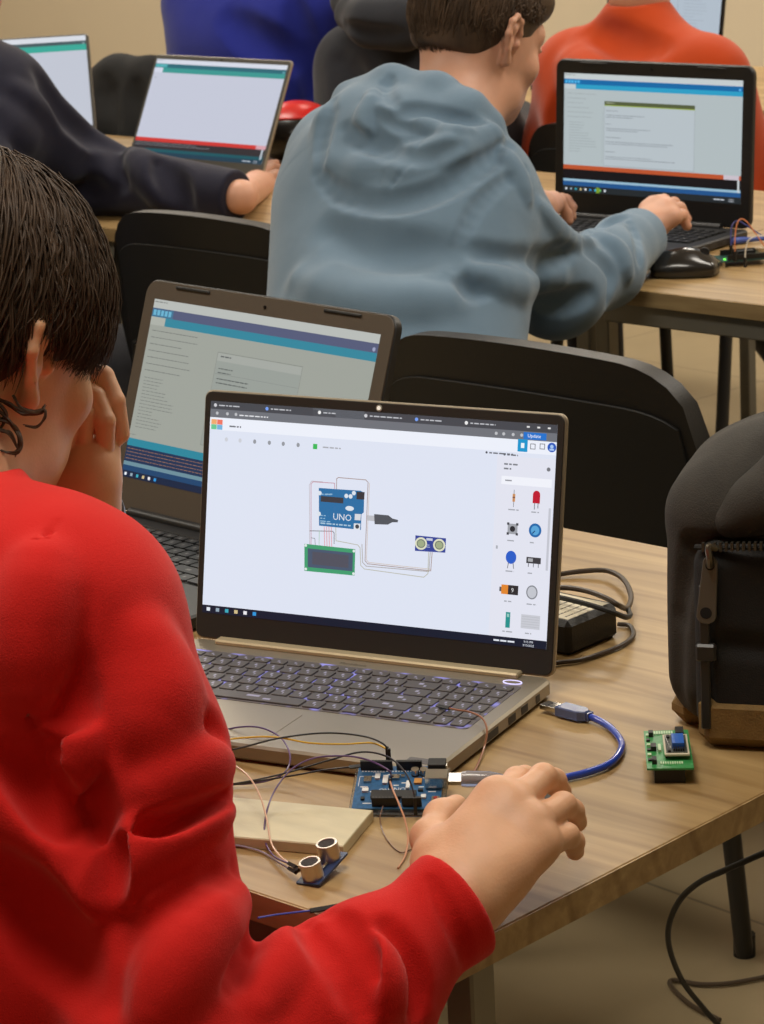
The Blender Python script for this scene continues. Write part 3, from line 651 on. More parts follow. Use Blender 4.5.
def ui_blue(u):
    bg = (176, 187, 190); ide(u, bg, (196, 204, 206), (22, 104, 164), (44, 156, 196), (186, 84, 48), (22, 20, 24), None, logo=(30, 128, 180), y=(52, 98, 140, 833, 872, 960))
    tx = (140, 148, 152)
    u.lines(40, 180, 6, tx, 330, dy=42, h=4, seed=2); u.lines(60, 440, 12, tx, 330, dy=24, h=4, seed=3); u.l([(430, 330), (430, 800)], 3, (156, 166, 172), 2)
    u.r(450, 238, 1426, 272, (84, 92, 62), 2); u.r(450, 272, 1426, 280, (150, 172, 60), 2); u.r(450, 280, 1426, 820, (182, 192, 198), 1); u.l([(450, 280), (450, 820), (1426, 820), (1426, 280)], 4, (150, 158, 164), 2)
    u.lines(470, 250, 1, (170, 176, 150), 90, h=8, L=3, seed=2)
    for yy, n_, w in ((320, 1, 200), (360, 2, 440), (440, 1, 120), (480, 2, 800), (560, 1, 190), (600, 2, 760), (690, 1, 190), (735, 2, 800)): u.lines(470, yy, n_, (112, 118, 128), w, dy=18, h=5, L=3, seed=yy)
    u.r(1740, 833, 1900, 872, (200, 190, 200), 2); u.r(0, 960, 1920, 982, (150, 186, 206), 1); u.r(0, 982, 1920, 1022, (34, 84, 140), 1); u.r(1885, 872, 1905, 980, (200, 206, 210), 2)
    taskbar(u, (36, 42, 46), 1022, icons=9)
    u.r(370, 1026, 408, 1076, (120, 150, 40), 3)
def ui_red(u):
    bg = (196, 200, 216); ide(u, bg, (214, 218, 230), (44, 104, 118), (58, 150, 144), (206, 58, 54), (52, 48, 52), None, logo=(48, 140, 146), y=(50, 96, 150, 880, 922, 1000))
    u.lines(30, 205, 1, (150, 160, 170), 40, h=5, seed=2); u.r(1780, 880, 1920, 922, (214, 160, 170), 2); u.r(1870, 922, 1895, 1030, (190, 200, 210), 2)
    u.lines(20, 935, 2, (150, 150, 156), 1200, dy=22, h=5, L=2, seed=5); u.r(0, 1000, 1920, 1034, (30, 86, 96), 1); taskbar(u, (34, 64, 82), 1034, icons=3)
def ui_plain(u):
    ide(u, (190, 195, 208), (214, 218, 226), (60, 84, 90), (44, 164, 148), (190, 195, 208), (190, 195, 208), None, logo=(60, 110, 110), y=(60, 100, 170, 850, 900, 1000)); taskbar(u, (30, 50, 70), icons=5)
def ui_doc(u):
    u.r(0, 0, 1920, 1080, (176, 188, 200), 0); u.l([(1200, 0), (1200, 1080)], 6, (140, 150, 160), 1); u.lines(1300, 200, 18, (150, 160, 172), 420, dy=40, h=6, seed=2); taskbar(u)
LG = 'open laptops on the tables'
R_ = math.radians
lap1 = laptop('grey aluminium laptop with a circuit diagram on its bright screen, nearest the red sleeve', LG, (-1.664, 1.741, TZ), R_(15.6), R_(12.1), .359, .235, .228, .024, GREYM, GREYM, BEZ, KEYM, ui_circuit, 1.0, 'modern', True)
lap2 = laptop('brown grey laptop with a dim code editor, half hidden behind the grey laptop', LG, (-2.066, 1.953, TZ), R_(-2.5), R_(19.6), .380, .250, .250, .035, DARKP, DARKP, BROWNP, BLACKK, ui_grey, 1.0, 'classic')
lap3 = laptop('black laptop with an orange bar across its screen, under the hands of the grey hoodie', LG, (-2.798, 3.642, TZ), R_(3.4), R_(4.3), .380, .250, .256, .039, DARKP, DARKP, mat('gloss_black_bezel', (24, 23, 23), .3), BLACKK, ui_blue, 1.0, 'classic')
lap4 = laptop('slim laptop with a red bar across its screen, beside the navy sleeve', LG, (-3.92, 3.69, TZ), R_(1.8), R_(27), .359, .235, .228, .024, GREYM, GREYM, mat('slate_bezel', (70, 68, 62), .5), KEYM, ui_red, 1.0, 'modern')
lap5 = laptop('laptop cut off by the navy shoulder at the far left, green band on its screen', LG, (-4.51, 3.74, TZ), R_(50), R_(18), .359, .235, .228, .030, GREYM, GREYM, mat('slate_bezel', (70, 68, 62), .5), KEYM, ui_plain, 1.0, 'modern')
lap6 = laptop('laptop in the third row showing above the orange shoulder', LG, (-3.93, 5.16, TZ), R_(-6), R_(9), .359, .235, .240, .030, DARKP, DARKP, BLACKG, BLACKK, ui_doc, 1.0, 'modern')
# ------------------------------------------------------------------ things on the tables
def V3(*a): return np.array(a, float)
PCB = mat('blue_circuit_board', (38, 92, 138), .4, noise=.25, nscale=300); PCBG = mat('green_circuit_board', (52, 138, 74), .4, noise=.2, nscale=350)
HDR = mat('header_black', (22, 22, 22), .5); SILV = mat('silver_metal', (205, 202, 195), .25, 1.0); WHT = mat('white_print', (222, 224, 222), .5); GOLD = mat('pin_gold', (215, 180, 90), .3, .9)
# cream slab
c4 = [atz(373, 810, TZ+.009), atz(343, 846, TZ+.009), atz(205, 834, TZ+.009), atz(180, 792, TZ+.009)]
cm = sum(c4)/4; t = empty('slab', (cm[0], cm[1], TZ), 0, 'cream coloured flat slab lying between the circuit board and the red sleeve', 'slab')
b = MB(); b.prism([(p[0]-cm[0], p[1]-cm[1]) for p in c4], 0, .009, bev=.0009); b.build('panel', mat('cream_plastic', (198, 188, 154), .5, noise=.10, nscale=18, nstretch=(1, 3, 1), bump=.05), t)
# ---- circuit board next to the hand
def uno(p0, p1, label):
    a = math.atan2(p1[1]-p0[1], p1[0]-p0[0]); t = empty('circuit_board', (p0[0], p0[1], TZ), a, label, 'circuit board')
    L, Wd = .0686, .0534; z = .0055
    b = MB(); b.prism([(-.003, -.003), (.072, -.003), (.072, Wd+.003), (-.003, Wd+.003)], .001, .0035, bev=.0004)
    for x in (.004, .064):
        for y in (.004, Wd-.004): b.cyl((x, y, 0), (x, y, z), .0028, n=10)
    b.build('clear_base', mat('clear_acrylic', (215, 218, 214), .08, trans=.9, spec=.5), t)
    b = MB(); b.prism([(0, 0), (L-.003, 0), (L, .003), (L, .038), (L-.002, .041), (L-.002, .051), (L-.005, Wd), (0, Wd)], z, z+.0016); bd = b.build('board', PCB, t)
    z += .0016
    for x0, n_, y in ((.002, 10, .0495), (.0305, 8, .0495), (.016, 8, .0035), (.0395, 6, .0035)):
        b = MB(); w_ = n_*.00254; b.box(x0, x0+w_, y-.0012, y+.0012, z, z+.0085, bev=.0001)
        for i in range(n_): b.box(x0+.0007+i*.00254, x0+.0018+i*.00254, y-.0006, y+.0006, z+.00851, z+.00856, mi=1)
        b.build('pin_header', [HDR, mat('pin_hole', (60, 58, 54), .5)], t)
    b = MB(); b.box(.0555, .0735, .024, .036, z, z+.011, bev=.0004); b.box(.0735, .0738, .0265, .0335, z+.002, z+.009, mi=1); b.build('usb_socket', [SILV, HDR], t)
    b = MB(); b.box(.0565, .0705, .0405, .0500, z, z+.011, bev=.0005); b.cyl((.0705, .0452, z+.0055), (.0712, .0452, z+.0055), .003, n=12, mi=1); b.build('power_jack', [HDR, SILV], t)
    for x in (.046, .053):
        b = MB(); b.cyl((x, .0425, z), (x, .0425, z+.0058), .0031, n=18, mi=0); b.cyl((x, .0425, z), (x, .0425, z+.0012), .0034, n=18, mi=1); b.build('capacitor', [SILV, HDR], t, smooth=True)
    b = MB(); b.box(.014, .0495, .0095, .0180, z+.001, z+.0045, bev=.0003)
    for i in range(14):
        for y in (.0090, .0185): b.box(.0155+i*.00246, .0162+i*.00246, y-.0003, y+.0003, z, z+.003, mi=1)
    b.build('chip', [HDR, SILV], t)
    b = MB()
    for x, y, w_, h_, m_ in ((.006, .032, .006, .007, 1), (.0145, .036, .004, .006, 0), (.021, .030, .004, .010, 0), (.046, .030, .006, .006, 2), (.040, .024, .003, .009, 0), (.050, .021, .004, .002, 3), (.028, .036, .006, .005, 1), (.046, .009, .005, .004, 2), (.053, .012, .004, .004, 0), (.006, .020, .005, .004, 0), (.006, .010, .003, .003, 3), (.035, .038, .003, .003, 1)):
        b.box(x, x+w_, y, y+h_, z, z+.0018, mi=m_)
    b.box(.062, .068, .006, .012, z, z+.003, mi=1); b.cyl((.065, .009, z+.003), (.065, .009, z+.004), .0016, n=10, mi=4)
    b.build('components', [WHT, SILV, mat('amber_part', (196, 140, 70), .4), HDR, mat('red_button', (150, 40, 30), .4)], t)
    b = MB()
    for txt, x, y, s_ in (('UNO', .026, .022, .0062), ('DIGITAL', .012, .0450, .0026), ('POWER', .020, .0062, .0024), ('ANALOG IN', .040, .0062, .0024), ('ON', .019, .0215, .005)):
        vs, fs = text_mesh(txt, s_); b.add([(x+v[0], y+v[1], z+.00005) for v in vs], fs)
    for i in range(26): b.box(.003+i*.0024, .0044+i*.0024, .0462, .0474, z, z+.0001)
    for x, y, w_ in ((.011, .040, .004), (.024, .042, .010), (.004, .0265, .006), (.036, .0315, .007), (.030, .0285, .004), (.012, .0205, .003), (.052, .038, .003), (.050, .0265, .004), (.058, .0205, .006), (.008, .006, .007), (.028, .0195, .008)): b.box(x, x+w_, y, y+.0011, z, z+.0001)
    for i in range(15): b.box(.018+i*.0024, .0192+i*.0024, .0056, .0060, z, z+.0001)
    b.box(.002, .010, .040, .0404, z, z+.0001); b.box(.002, .0024, .028, .040, z, z+.0001); b.build('print', WHT, bd)
    return t
U = uno(atz(352, 811, TZ+.004), atz(441, 811, TZ+.004), 'blue circuit board with black pin headers, wired up left of the bare hand')
# usb cable from the board, under the hand, round to its loose plug
CAB = mat('translucent_blue_cable', (40, 74, 190), .25, trans=.15, coat=.4)
U.rotation_euler.x = R_(17)      # its far edge rests on the front lip of the laptop
MW = Matrix.Translation(U.location) @ Matrix.Rotation(U.rotation_euler.z, 4, 'Z') @ Matrix.Rotation(R_(17), 4, 'X')
ps = MW @ Vector((.0740, .030, .0125)); ax = (MW.to_3x3() @ Vector((1, 0, 0)))
t = empty('usb_cable', (ps.x, ps.y, TZ), 0, 'blue USB cable curling from under the hand to a loose plug by the laptop', 'cable')
o_ = V3(ps.x, ps.y, TZ)
def rel(p): return tuple(np.array(p, float)-o_)
e = [V3(*ps)+V3(*ax)*s for s in (0, .010, .032, .044, .06)]
b = MB(); b.tube([rel(e[0]), rel(e[1])], .0052, 4, smooth=False); b.build('metal_end', SILV, t)
b = MB(); b.tube([rel(e[1]), rel(e[1]+V3(*ax)*.004), rel(e[2]), rel(e[3])], [.0060, .0066, .0062, .0034], 12, smooth=False); b.build('plug_body', mat('clear_plug', (190, 196, 215), .12, trans=.75), t, smooth=True)
pts = [e[3], e[4]]+[atz(x, y, TZ+z) for x, y, z in ((520, 792, .006), (560, 779, .004), (588, 772, .004), (612, 762, .004), (622, 745, .004), (612, 729, .004), (598, 720, .005), (588, 716, .006))]
b = MB(); b.tube([rel(p) for p in pts], .0031, 10); b.build('cord', CAB, t, smooth=True)
q0, q1 = atz(588, 716, TZ+.006), atz(549, 706, TZ+.006); d = (q1-q0)/np.linalg.norm(q1-q0); ang = math.atan2(d[1], d[0])
pe = Matrix.Translation(Vector(rel(q0))) @ Matrix.Rotation(ang, 4, 'Z')
b = MB(); b.prism([(0, -.0030), (.004, -.0055), (.006, -.0075), (.030, -.0075), (.030, .0075), (.006, .0075), (.004, .0055), (0, .0030)], -.0045, .0045, bev=.001, M=pe)
for i in range(4): b.box(-.003+i*.0028, -.0015+i*.0028, -.0038, .0038, -.0036, .0036, M=pe)
b.build('plug_body', mat('clear_blue_plug', (96, 112, 158), .2, trans=.35), t)
b = MB(); b.box(.030, .0485, -.006, .006, -.0022, .0022, M=pe, bev=.0003); b.box(.040, .0425, -.0035, -.001, .0022, .00225, M=pe, mi=1); b.box(.040, .0425, .001, .0035, .0022, .00225, M=pe, mi=1); b.build('metal_end', [SILV, HDR], t)
# ---- ultrasonic sensor
pA, pB = atz(315, 873, TZ+.006), atz(328.5, 858, TZ+.010); cen = (pA+pB)/2; dd = pB-pA; dd = dd/np.linalg.norm(dd)
ang = math.atan2(dd[1], dd[0])
t = empty('ultrasonic_sensor', (cen[0], cen[1], TZ), 0, 'small sensor board with two silver cylinders lying by the red sleeve', 'sensor')
ML = Matrix.Translation((0, 0, .0065)) @ Matrix.Rotation(ang, 4, 'Z') @ Matrix.Rotation(R_(-11), 4, 'Y') @ Matrix.Rotation(R_(-5), 4, 'X')
b = MB(); b.prism(rrect(.045, .020, .001, 2), -.0016, 0, M=ML); b.build('board', mat('dark_blue_board', (34, 54, 92), .4), t)
for sx in (-.013, .013):
    b = MB(); b.lathe([(.0082, 0), (.0082, .0128), (.0078, .0132), (.0066, .0132), (.0064, .0126)], n=32, M=ML @ Matrix.Translation((sx, 0, 0))); cy = b.build('cylinder', mat('sensor_can', (196, 184, 172), .28, .9), t, smooth=True)
    b = MB(); b.lathe([(.0065, .0100), (.0065, .0127), (.004, .0129), (.0005, .0129)], n=28, M=ML @ Matrix.Translation((sx, 0, 0))); b.build('mesh_cover', mat('dark_mesh', (52, 46, 44), .6, bump=.8, bscale=2500), cy, smooth=True)
b = MB(); b.box(-.0045, .0045, -.0035, -.001, 0, .0028, bev=.001, M=ML); b.box(-.005, .005, .0055, .0080, 0, .0025, mi=1, M=ML)
for i in range(4): b.box(-.004+i*.00254, -.0034+i*.00254, .008, .014, .0008, .0014, mi=0, M=ML)
b.build('components', [SILV, HDR], t)
# ---- green board with display module
g = [atz(643.6, 731, TZ+.014), atz(688, 729.6, TZ+.014), atz(694, 768, TZ+.014), atz(647, 768.5, TZ+.014)]
c_ = sum(g)/4; t = empty('circuit_board', (c_[0], c_[1], TZ), 0, 'small green circuit board with a stacked module, near the backpack', 'circuit board')
gp = [(p[0]-c_[0], p[1]-c_[1]) for p in g]
b = MB(); b.prism(gp, .0124, .014); bd = b.build('board', PCBG, t)
def gq(u, v, z): A, B, C, D = [np.array(p) for p in gp]; p = (A*(1-u)+B*u)*(1-v)+(D*(1-u)+C*u)*v; return (p[0], p[1], z)
def gbox(bm, u0, u1, v0, v1, z0, z1, mi=0): bm.prism([gq(u0, v0, 0)[:2], gq(u1, v0, 0)[:2], gq(u1, v1, 0)[:2], gq(u0, v1, 0)[:2]], z0, z1, mi)
b = MB(); gbox(b, .16, .82, .30, .95, 0, .0124); b.build('socket_block', HDR, t)
b = MB()
for i in range(6): gbox(b, .04+i*.0, .12, .12+i*.13, .17+i*.13, .014, .0155, 0 if i % 2 else 1)
for i in range(8): gbox(b, .22+i*.055, .26+i*.055, .05, .12, .014, .0150, 1)
gbox(b, .70, .88, .06, .22, .014, .019, 0); gbox(b, .10, .20, .10, .18, .014, .018, 0); gbox(b, .12, .24, .45, .56, .014, .018, 0); gbox(b, .12, .22, .80, .90, .014, .018, 0); gbox(b, .28, .34, .42, .58, .014, .016, 1)
for i in range(10): gbox(b, .30+i*.05, .33+i*.05, .84, .90, .014, .0146, 1)
b.build('components', [HDR, mat('pale_green_print', (190, 214, 176), .5), WHT], bd)
b = MB(); gbox(b, .40, .94, .27, .80, .0175, .0190); mo = b.build('module', mat('white_edge_board', (196, 188, 165), .5), t)
b = MB(); gbox(b, .44, .90, .30, .76, .0190, .0193, 0)
for i in range(5): gbox(b, .45+i*.02, .46+i*.02, .34+i*.07, .39+i*.07, .0193, .0205, 1)
gbox(b, .58, .84, .40, .66, .0193, .0240, 2)
for i in range(5): gbox(b, .60+i*.05, .63+i*.05, .67, .73, .0193, .0215, 3)
for u_, v_ in ((.48, .34), (.48, .70)): gbox(b, u_, u_+.06, v_, v_+.05, .0193, .021, 3)
gbox(b, .42, .46, .30, .74, .014, .0175, 3); b.build('chip', [mat('module_dark', (60, 64, 58), .5), WHT, mat('blue_chip', (44, 100, 190), .3), HDR], mo)
# ---- power adapter with paper label
pf, pn_ = atz(615, 604, TZ+.033), atz(571, 622, TZ+.033)
ang = math.atan2(pf[1]-pn_[1], pf[0]-pn_[0]); ln = np.linalg.norm(pf-pn_)
t = empty('power_adapter', (pn_[0], pn_[1], TZ), ang, 'black power adapter with a white label, behind the right edge of the grey laptop', 'power adapter')
b = MB(); b.box(-.004, ln+.006, 0.0, .115, .0, .033, bev=.005); b.build('brick', BLACKP, t)
b = MB(); b.box(.003, ln-.002, .006, .100, .0329, .0333)
lb = b.build('label', mat('paper_label', (205, 196, 172), .6), t)
b = MB()
RR = random.Random(4)
for i in range(9):
    y = .012+i*.009; x = .008
    while x < ln-.012: w_ = RR.uniform(.002, .006); b.box(x, x+w_, y, y+.0018, .0333, .0334); x += w_+.0012
b.build('label_text', mat('label_ink', (60, 56, 50), .6), lb)
o_ = V3(pn_[0], pn_[1], TZ); Ri = np.array(Matrix.Rotation(-ang, 3, 'Z'))
def cab(name, pts, r, m, parent, n=8): b = MB(); b.tube([tuple(Ri @ (p-o_)) for p in pts], r, n); return b.build(name, m, parent, smooth=True)
CBL = mat('brown_cable_and_shadow', (58, 46, 36), .45)
cab('cord', [atz(x, y, TZ+z) for x, y, z in ((540, 580, .003), (556, 575, .004), (585, 571, .006), (608, 571, .008), (624, 580, .010), (631, 596, .012), (627, 608, .018), (618, 605, .034), (608, 599, .038), (590, 592, .038), (570, 588, .036), (552, 588, .03), (530, 590, .01))], .0026, CBL, t)
cab('cord', [atz(x, y, TZ+z) for x, y, z in ((520, 600, .010), (545, 596, .030), (562, 598, .040), (590, 605, .040), (612, 612, .036), (625, 617, .026), (630, 615, .020), (628, 609, .018))], .0026, RUBBER, t)
cab('cord', [atz(x, y, TZ+z) for x, y, z in ((573, 637, .010), (564, 642, .006), (552, 646, .004), (530, 652, .003))], .0028, RUBBER, t)
cab('cord', [atz(x, y, TZ+.003) for x, y in ((530, 668), (556, 663), (580, 660), (605, 652), (622, 645), (633, 636), (630, 626), (618, 624))], .0022, CBL, t)  # shadow of the cords on the table, shaped as one more thin strand
# ---- jumper wires
def wire(col, pts, label, ends=(1, 1), r=.00075, name='jumper_wire'):
    P = [atz(x, y, TZ+z) for x, y, z in pts]; o0 = V3(P[0][0], P[0][1], TZ)
    t = empty(name, tuple(o0), 0, label, 'wire', 'loose jumper wires around the circuit board')
    b = MB(); b.tube([p-o0 for p in P], r, 6); b.build('strand', mat('wire_%s' % col[0], col[1], .4, coat=.2), t, smooth=True)
    for k, (i, j) in enumerate(((0, 1), (-1, -2))):
        if ends[k]:
            d = P[i]-P[j]; d = d/np.linalg.norm(d)
            if ends[k] == 2: d = V3(0, 0, -1)
            b = MB(); b.tube([P[i]-o0-d*.002, P[i]-o0+d*.012], .0013*1.4, 4, smooth=False); b.build('connector', HDR, t)
    return t
wire(('yellow', (216, 176, 40)), [(215, 742, .05), (240, 738, .05), (275, 737, .05), (310, 743, .045), (345, 744, .040), (372, 743, .040), (387, 749, .036)], 'yellow jumper wire arching from the red sleeve to the circuit board', (0, 2))
wire(('black', (26, 24, 26)), [(212, 754, .04), (240, 748, .045), (280, 738, .05), (325, 733, .05), (362, 736, .045), (382, 743, .042), (389, 751, .036)], 'black jumper wire running just above the yellow one', (0, 2))
wire(('black', (26, 24, 26)), [(215, 786, .02), (245, 782, .025), (286, 773, .03), (330, 760, .034), (362, 752, .036), (388, 757, .036), (405, 772, .032), (413, 790, .022), (415, 800, .016)], 'black jumper wire reaching over the near side of the circuit board', (0, 2))
wire(('black', (26, 24, 26)), [(215, 787, .003), (245, 783, .004), (290, 776, .010), (325, 770, .02), (352, 767, .022)], 'black jumper wire lying flat along the laptop front edge', (0, 1))
wire(('purple', (92, 66, 112)), [(212, 733, .01), (240, 727, .02), (262, 728, .024), (281, 738, .024), (290, 755, .02), (286, 771, .012), (270, 780, .005), (245, 784, .003), (215, 784, .003)], 'purple jumper wire making a loop beside the red sleeve', (0, 0))
wire(('purple', (82, 62, 128)), [(290, 864, .010), (274, 856, .006), (265, 840, .006), (266, 815, .014), (275, 790, .026), (292, 769, .036), (315, 758, .038), (345, 756, .036), (368, 760, .032), (388, 770, .026), (392, 778, .018)], 'purple jumper wire arching from the sensor to the circuit board', (1, 2))
wire(('pale', (222, 186, 160)), [(293, 866, .010), (280, 856, .008), (271, 842, .010), (267, 820, .018), (260, 796, .028), (248, 776, .034), (228, 762, .036), (208, 757, .03)], 'pale pink jumper wire rising from the sensor towards the red sleeve', (1, 0))
wire(('lilac', (150, 140, 160)), [(290, 869, .006), (278, 862, .003), (262, 852, .002), (240, 846, .002), (220, 845, .002)], 'short grey jumper wire leaving the sensor to the left', (1, 0))
wire(('tan', (196, 140, 106)), [(390, 781, .020), (393, 790, .022), (399, 804, .020), (405, 820, .014), (408, 838, .006), (405, 856, .002), (398, 868, .001)], 'pinkish brown jumper wire dropping from the circuit board towards the cuff', (2, 0))
wire(('brown', (110, 74, 50)), [(383, 806, .010), (380, 820, .004), (386, 838, .001), (400, 852, .001), (415, 848, .001)], 'thin dark brown jumper wire lying below the circuit board', (0, 0), .0005)
wire(('brown2', (150, 100, 72)), [(448, 708, .021), (458, 710, .0225), (470, 712, .022), (482, 718, .022), (487, 730, .016), (484, 748, .005), (476, 768, .002), (468, 780, .001)], 'brown jumper wire lying across the number keys of the grey laptop', (1, 0), .0009)
wire(('blue', (70, 84, 190)), [(258, 918, .012), (275, 915, .008), (295, 912.5, .003), (312, 910.5, .0022)], 'blue jumper wire with a black end poking out by the near table edge', (0, 0))
p0, p1 = atz(310, 911, TZ+.0025), atz(342, 905.5, TZ+.0025)
b = MB(); b.tube([(0, 0, 0), tuple(p1-p0)], .0021, 4, smooth=False); o = b.build('connector', HDR, bpy.data.objects['jumper_wire.011']); o.location = Vector(p0)-bpy.data.objects['jumper_wire.011'].location
# ---- black cable hanging beside the table
P = [at(x, y, d) for x, y, d in ((800, 838, 2.75), (764, 853, 2.78), (730, 868, 2.82), (700, 882, 2.88), (680, 900, 2.95), (669, 925, 3.02), (670, 950, 3.1), (682, 980, 3.2), (700, 1004, 3.28), (726, 1032, 3.36), (760, 1055, 3.45))]
b = MB(); b.tube([p-P[0] for p in P], .0032, 10); o = b.build('power_cable', RUBBER, smooth=True); o.location = P[0]; tag(o, 'thick black cable hanging in a curve below the table beside the chair leg', 'cable')
P = [atz(x, y, .005) for x, y in ((790, 972), (764, 977), (730, 983), (700, 984), (674, 980), (671, 986), (690, 1004), (720, 1020))]  # floor shadow of the hanging cable, modelled as a brown strand
b = MB(); b.tube([p-P[0] for p in P], .003, 8); o = b.build('cable_shadow', mat('cable_shadow_brown', (70, 56, 40), .5), smooth=True); o.location = P[0]; tag(o, 'thin brown strand on the floor modelled as the shadow of the hanging black cable', 'cable')
# ---- mice
def mouse(c, ang, label, m, L=.108, W=.062, Hh=.036):
    t = empty('computer_mouse', (c[0], c[1], TZ), ang, label, 'mouse')
    s = SDF(); s.ell((0, 0, .006), (L/2, W/2, Hh-.006), k=.01); s.rbox((0, 0, -.02), (.1, .1, .0215), .001, k=.002, sub=True)
    s.rbox((0, 0, .012), (L/2-.004, W/2-.003, .010), .010, k=.014); s.rbox((0, 0, -.02), (.1, .1, .0215), .001, k=.002, sub=True)
    s.ell((L*.30, 0, Hh*.86), (.016, .0035, .006), k=.003, sub=True)
    for p in (0,): s.chain([(L*.05, 0, Hh*1.02), (L*.28, 0, Hh*.86), (L*.5, 0, Hh*.35)], [.0008]*3, k=.0012, sub=True)
    s.chain([(L*.06, -W*.5, Hh*.62), (L*.06, -W*.25, Hh*.93), (L*.06, W*.25, Hh*.93), (L*.06, W*.5, Hh*.62)], [.0007]*4, k=.001, sub=True)
    lo, hi = V3(-L/2-.01, -W/2-.01, -.004), V3(L/2+.01, W/2+.01, Hh+.01)
    X, Q = surface_nets(s, lo, hi, .0012)
    b = MB(); b.add(X, [tuple(q) for q in Q]); ob = b.build('shell', m, t, smooth=False)
    ob.data.polygons.foreach_set('use_smooth', [True]*len(ob.data.polygons))
    b = MB(); b.cyl((L*.30, -.003, Hh*.80), (L*.30, .003, Hh*.80), .0075, n=20); b.build('scroll_wheel', RUBBER, t, smooth=True)
    b = MB(); b.prism(rrect(L*.8, W*.75, .01, 4), 0, .0018); b.build('foot_pad', HDR, t)
    return t
mouse(atz(684, 275, TZ), math.atan2(.52, .86)+0.05, 'black computer mouse on the second row table beside the black laptop', mat('mouse_black', (30, 29, 28), .22, coat=.3), L=.104, W=.066, Hh=.042)
mouse(atz(508, 832, TZ), R_(74), 'dark computer mouse held under the bare right hand', mat('mouse_grey', (60, 58, 58), .3, coat=.2), L=.090, W=.056, Hh=.034)
# ---- circuit board on the second row
p0, p1 = atz(722, 266, TZ), atz(775, 262, TZ); a = math.atan2(p1[1]-p0[1], p1[0]-p0[0])
t = empty('circuit_board', tuple(atz(722, 268, TZ)), a, 'circuit board with green lights and orange wires beside the black mouse', 'circuit board')
b = MB(); b.prism([(0, 0), (.075, 0), (.075, .053), (0, .053)], .008, .0096); bd = b.build('board', mat('teal_board', (30, 70, 62), .4), t)
b = MB()
for y in (.003, .048): b.box(.010, .070, y, y+.0025, .0096, .018)
b.build('pin_header', HDR, t); b = MB(); b.box(.030, .055, .018, .030, .0096, .020); b.cyl((.05, .038, .0096), (.05, .038, .017), .004, n=12); b.box(.06, .085, .03, .042, .0096, .020, mi=1); b.build('components', [HDR, SILV], t)
for x, y in ((.006, .012), (.011, .004)): b = MB(); b.box(x, x+.0035, y, y+.003, .0096, .0112); b.build('light', mat('green_led', (60, 200, 60), .4, emi=(120, 255, 90), estr=1.6), bd)
b = MB()
for x in (.004, .07):
    for y in (.004, .049): b.cyl((x, y, 0), (x, y, .008), .002, n=8)
b.build('standoff', SILV, bd)
def wire2(col, pts, label):
    P = [at(x, y, d) for x, y, d in pts]
    t = empty('jumper_wire', tuple(P[0]), 0, label, 'wire', 'jumper wires on the second row board')
    b = MB(); b.tube([p-P[0] for p in P], .0011, 6); b.build('strand', col, t, smooth=True)
    b = MB(); b.box(-.002, .002, -.002, .002, -.014, .001); b.build('connector', HDR, t)
dm = 4.27
wire2(mat('wire_orange', (200, 120, 72), .4), [(735, 252, dm), (735, 238, dm), (737, 224, dm), (741, 219, dm), (747, 222, dm), (756, 234, dm), (768, 250, dm), (785, 262, dm)], 'orange jumper wire arching high over the board by the black mouse')
wire2(mat('wire_white', (214, 206, 190), .4), [(745, 258, dm), (746, 248, dm), (749, 240, dm), (757, 236, dm), (770, 236, dm)], 'white jumper wire arching low over the board by the black mouse')
wire2(mat('wire_indigo', (58, 62, 130), .4), [(731, 246, dm+.03), (731, 232, dm+.03), (733, 224, dm+.03), (738, 221, dm+.03), (746, 225, dm+.03), (758, 233, dm+.03), (775, 245, dm+.03)], 'dark blue jumper wire arching behind the orange one')
P = [atz(x, y, TZ+.006) for x, y in ((727, 240), (734, 241), (745, 240), (757, 239), (775, 238))]
b = MB(); b.tube([p-P[0] for p in P], [.006, .006, .0055, .004, .0035, .0035], 10); o = b.build('usb_cable', mat('blue_cable_far', (62, 84, 160), .35), smooth=True); o.location = P[0]; tag(o, 'short length of blue cable behind the board on the second row table', 'cable')

# ---- backpack
BG = mat('backpack_grey', (50, 47, 42), .85, noise=.12, nscale=60, bump=.4, bscale=700); BK = mat('backpack_black', (22, 21, 20), .85, bump=.4, bscale=800); TAN = mat('tan_suede', (122, 96, 52), .85, noise=.15, nscale=60, bump=.3, bscale=500)
ba = R_(26); t = empty('backpack', (-1.272, 1.891, TZ), ba, 'dark grey backpack with tan bottom standing open at the right end of the table', 'backpack')
MBk = Matrix.Translation((-1.272, 1.891, TZ)) @ Matrix.Rotation(ba, 4, 'Z')
s = SDF()      # local: x right, y away, z up ; width .26 depth .17
s.rbox((0, .0, .115), (.130, .088, .112), .045, k=.02); s.rbox((.018, .020, .165), (.108, .072, .082), .05, k=.04)
s.cone((-.045, -.02, .195), (.09, -.02, .225), .045, .05, k=.04); s.cone((.0, .0, .252), (.09, .0, .268), .022, .026, k=.03)
s.rbox((0, 0, -.05), (.3, .3, .0505), .001, k=.004, sub=True)
s.chain([(-.12, -.072, .03), (-.118, -.080, .10), (-.10, -.083, .165), (-.02, -.088, .176), (.12, -.09, .180)], [.006]*5, k=.012, sub=True)
s.chain([(-.125, -.035, .02), (-.134, -.04, .10), (-.128, -.05, .16)], [.004, .005, .003], k=.012, sub=True)
s.chain([(-.126, -.02, .06), (-.128, .03, .12)], [.004]*2, k=.02, sub=True)
X, Q = surface_nets(s, V3(-.17, -.14, -.004), V3(.17, .14, .33), .003)
b = MB(); b.add(X, [tuple(q) for q in Q]); ob = b.build('main_body', BG, t); ob.data.polygons.foreach_set('use_smooth', [True]*len(ob.data.polygons))
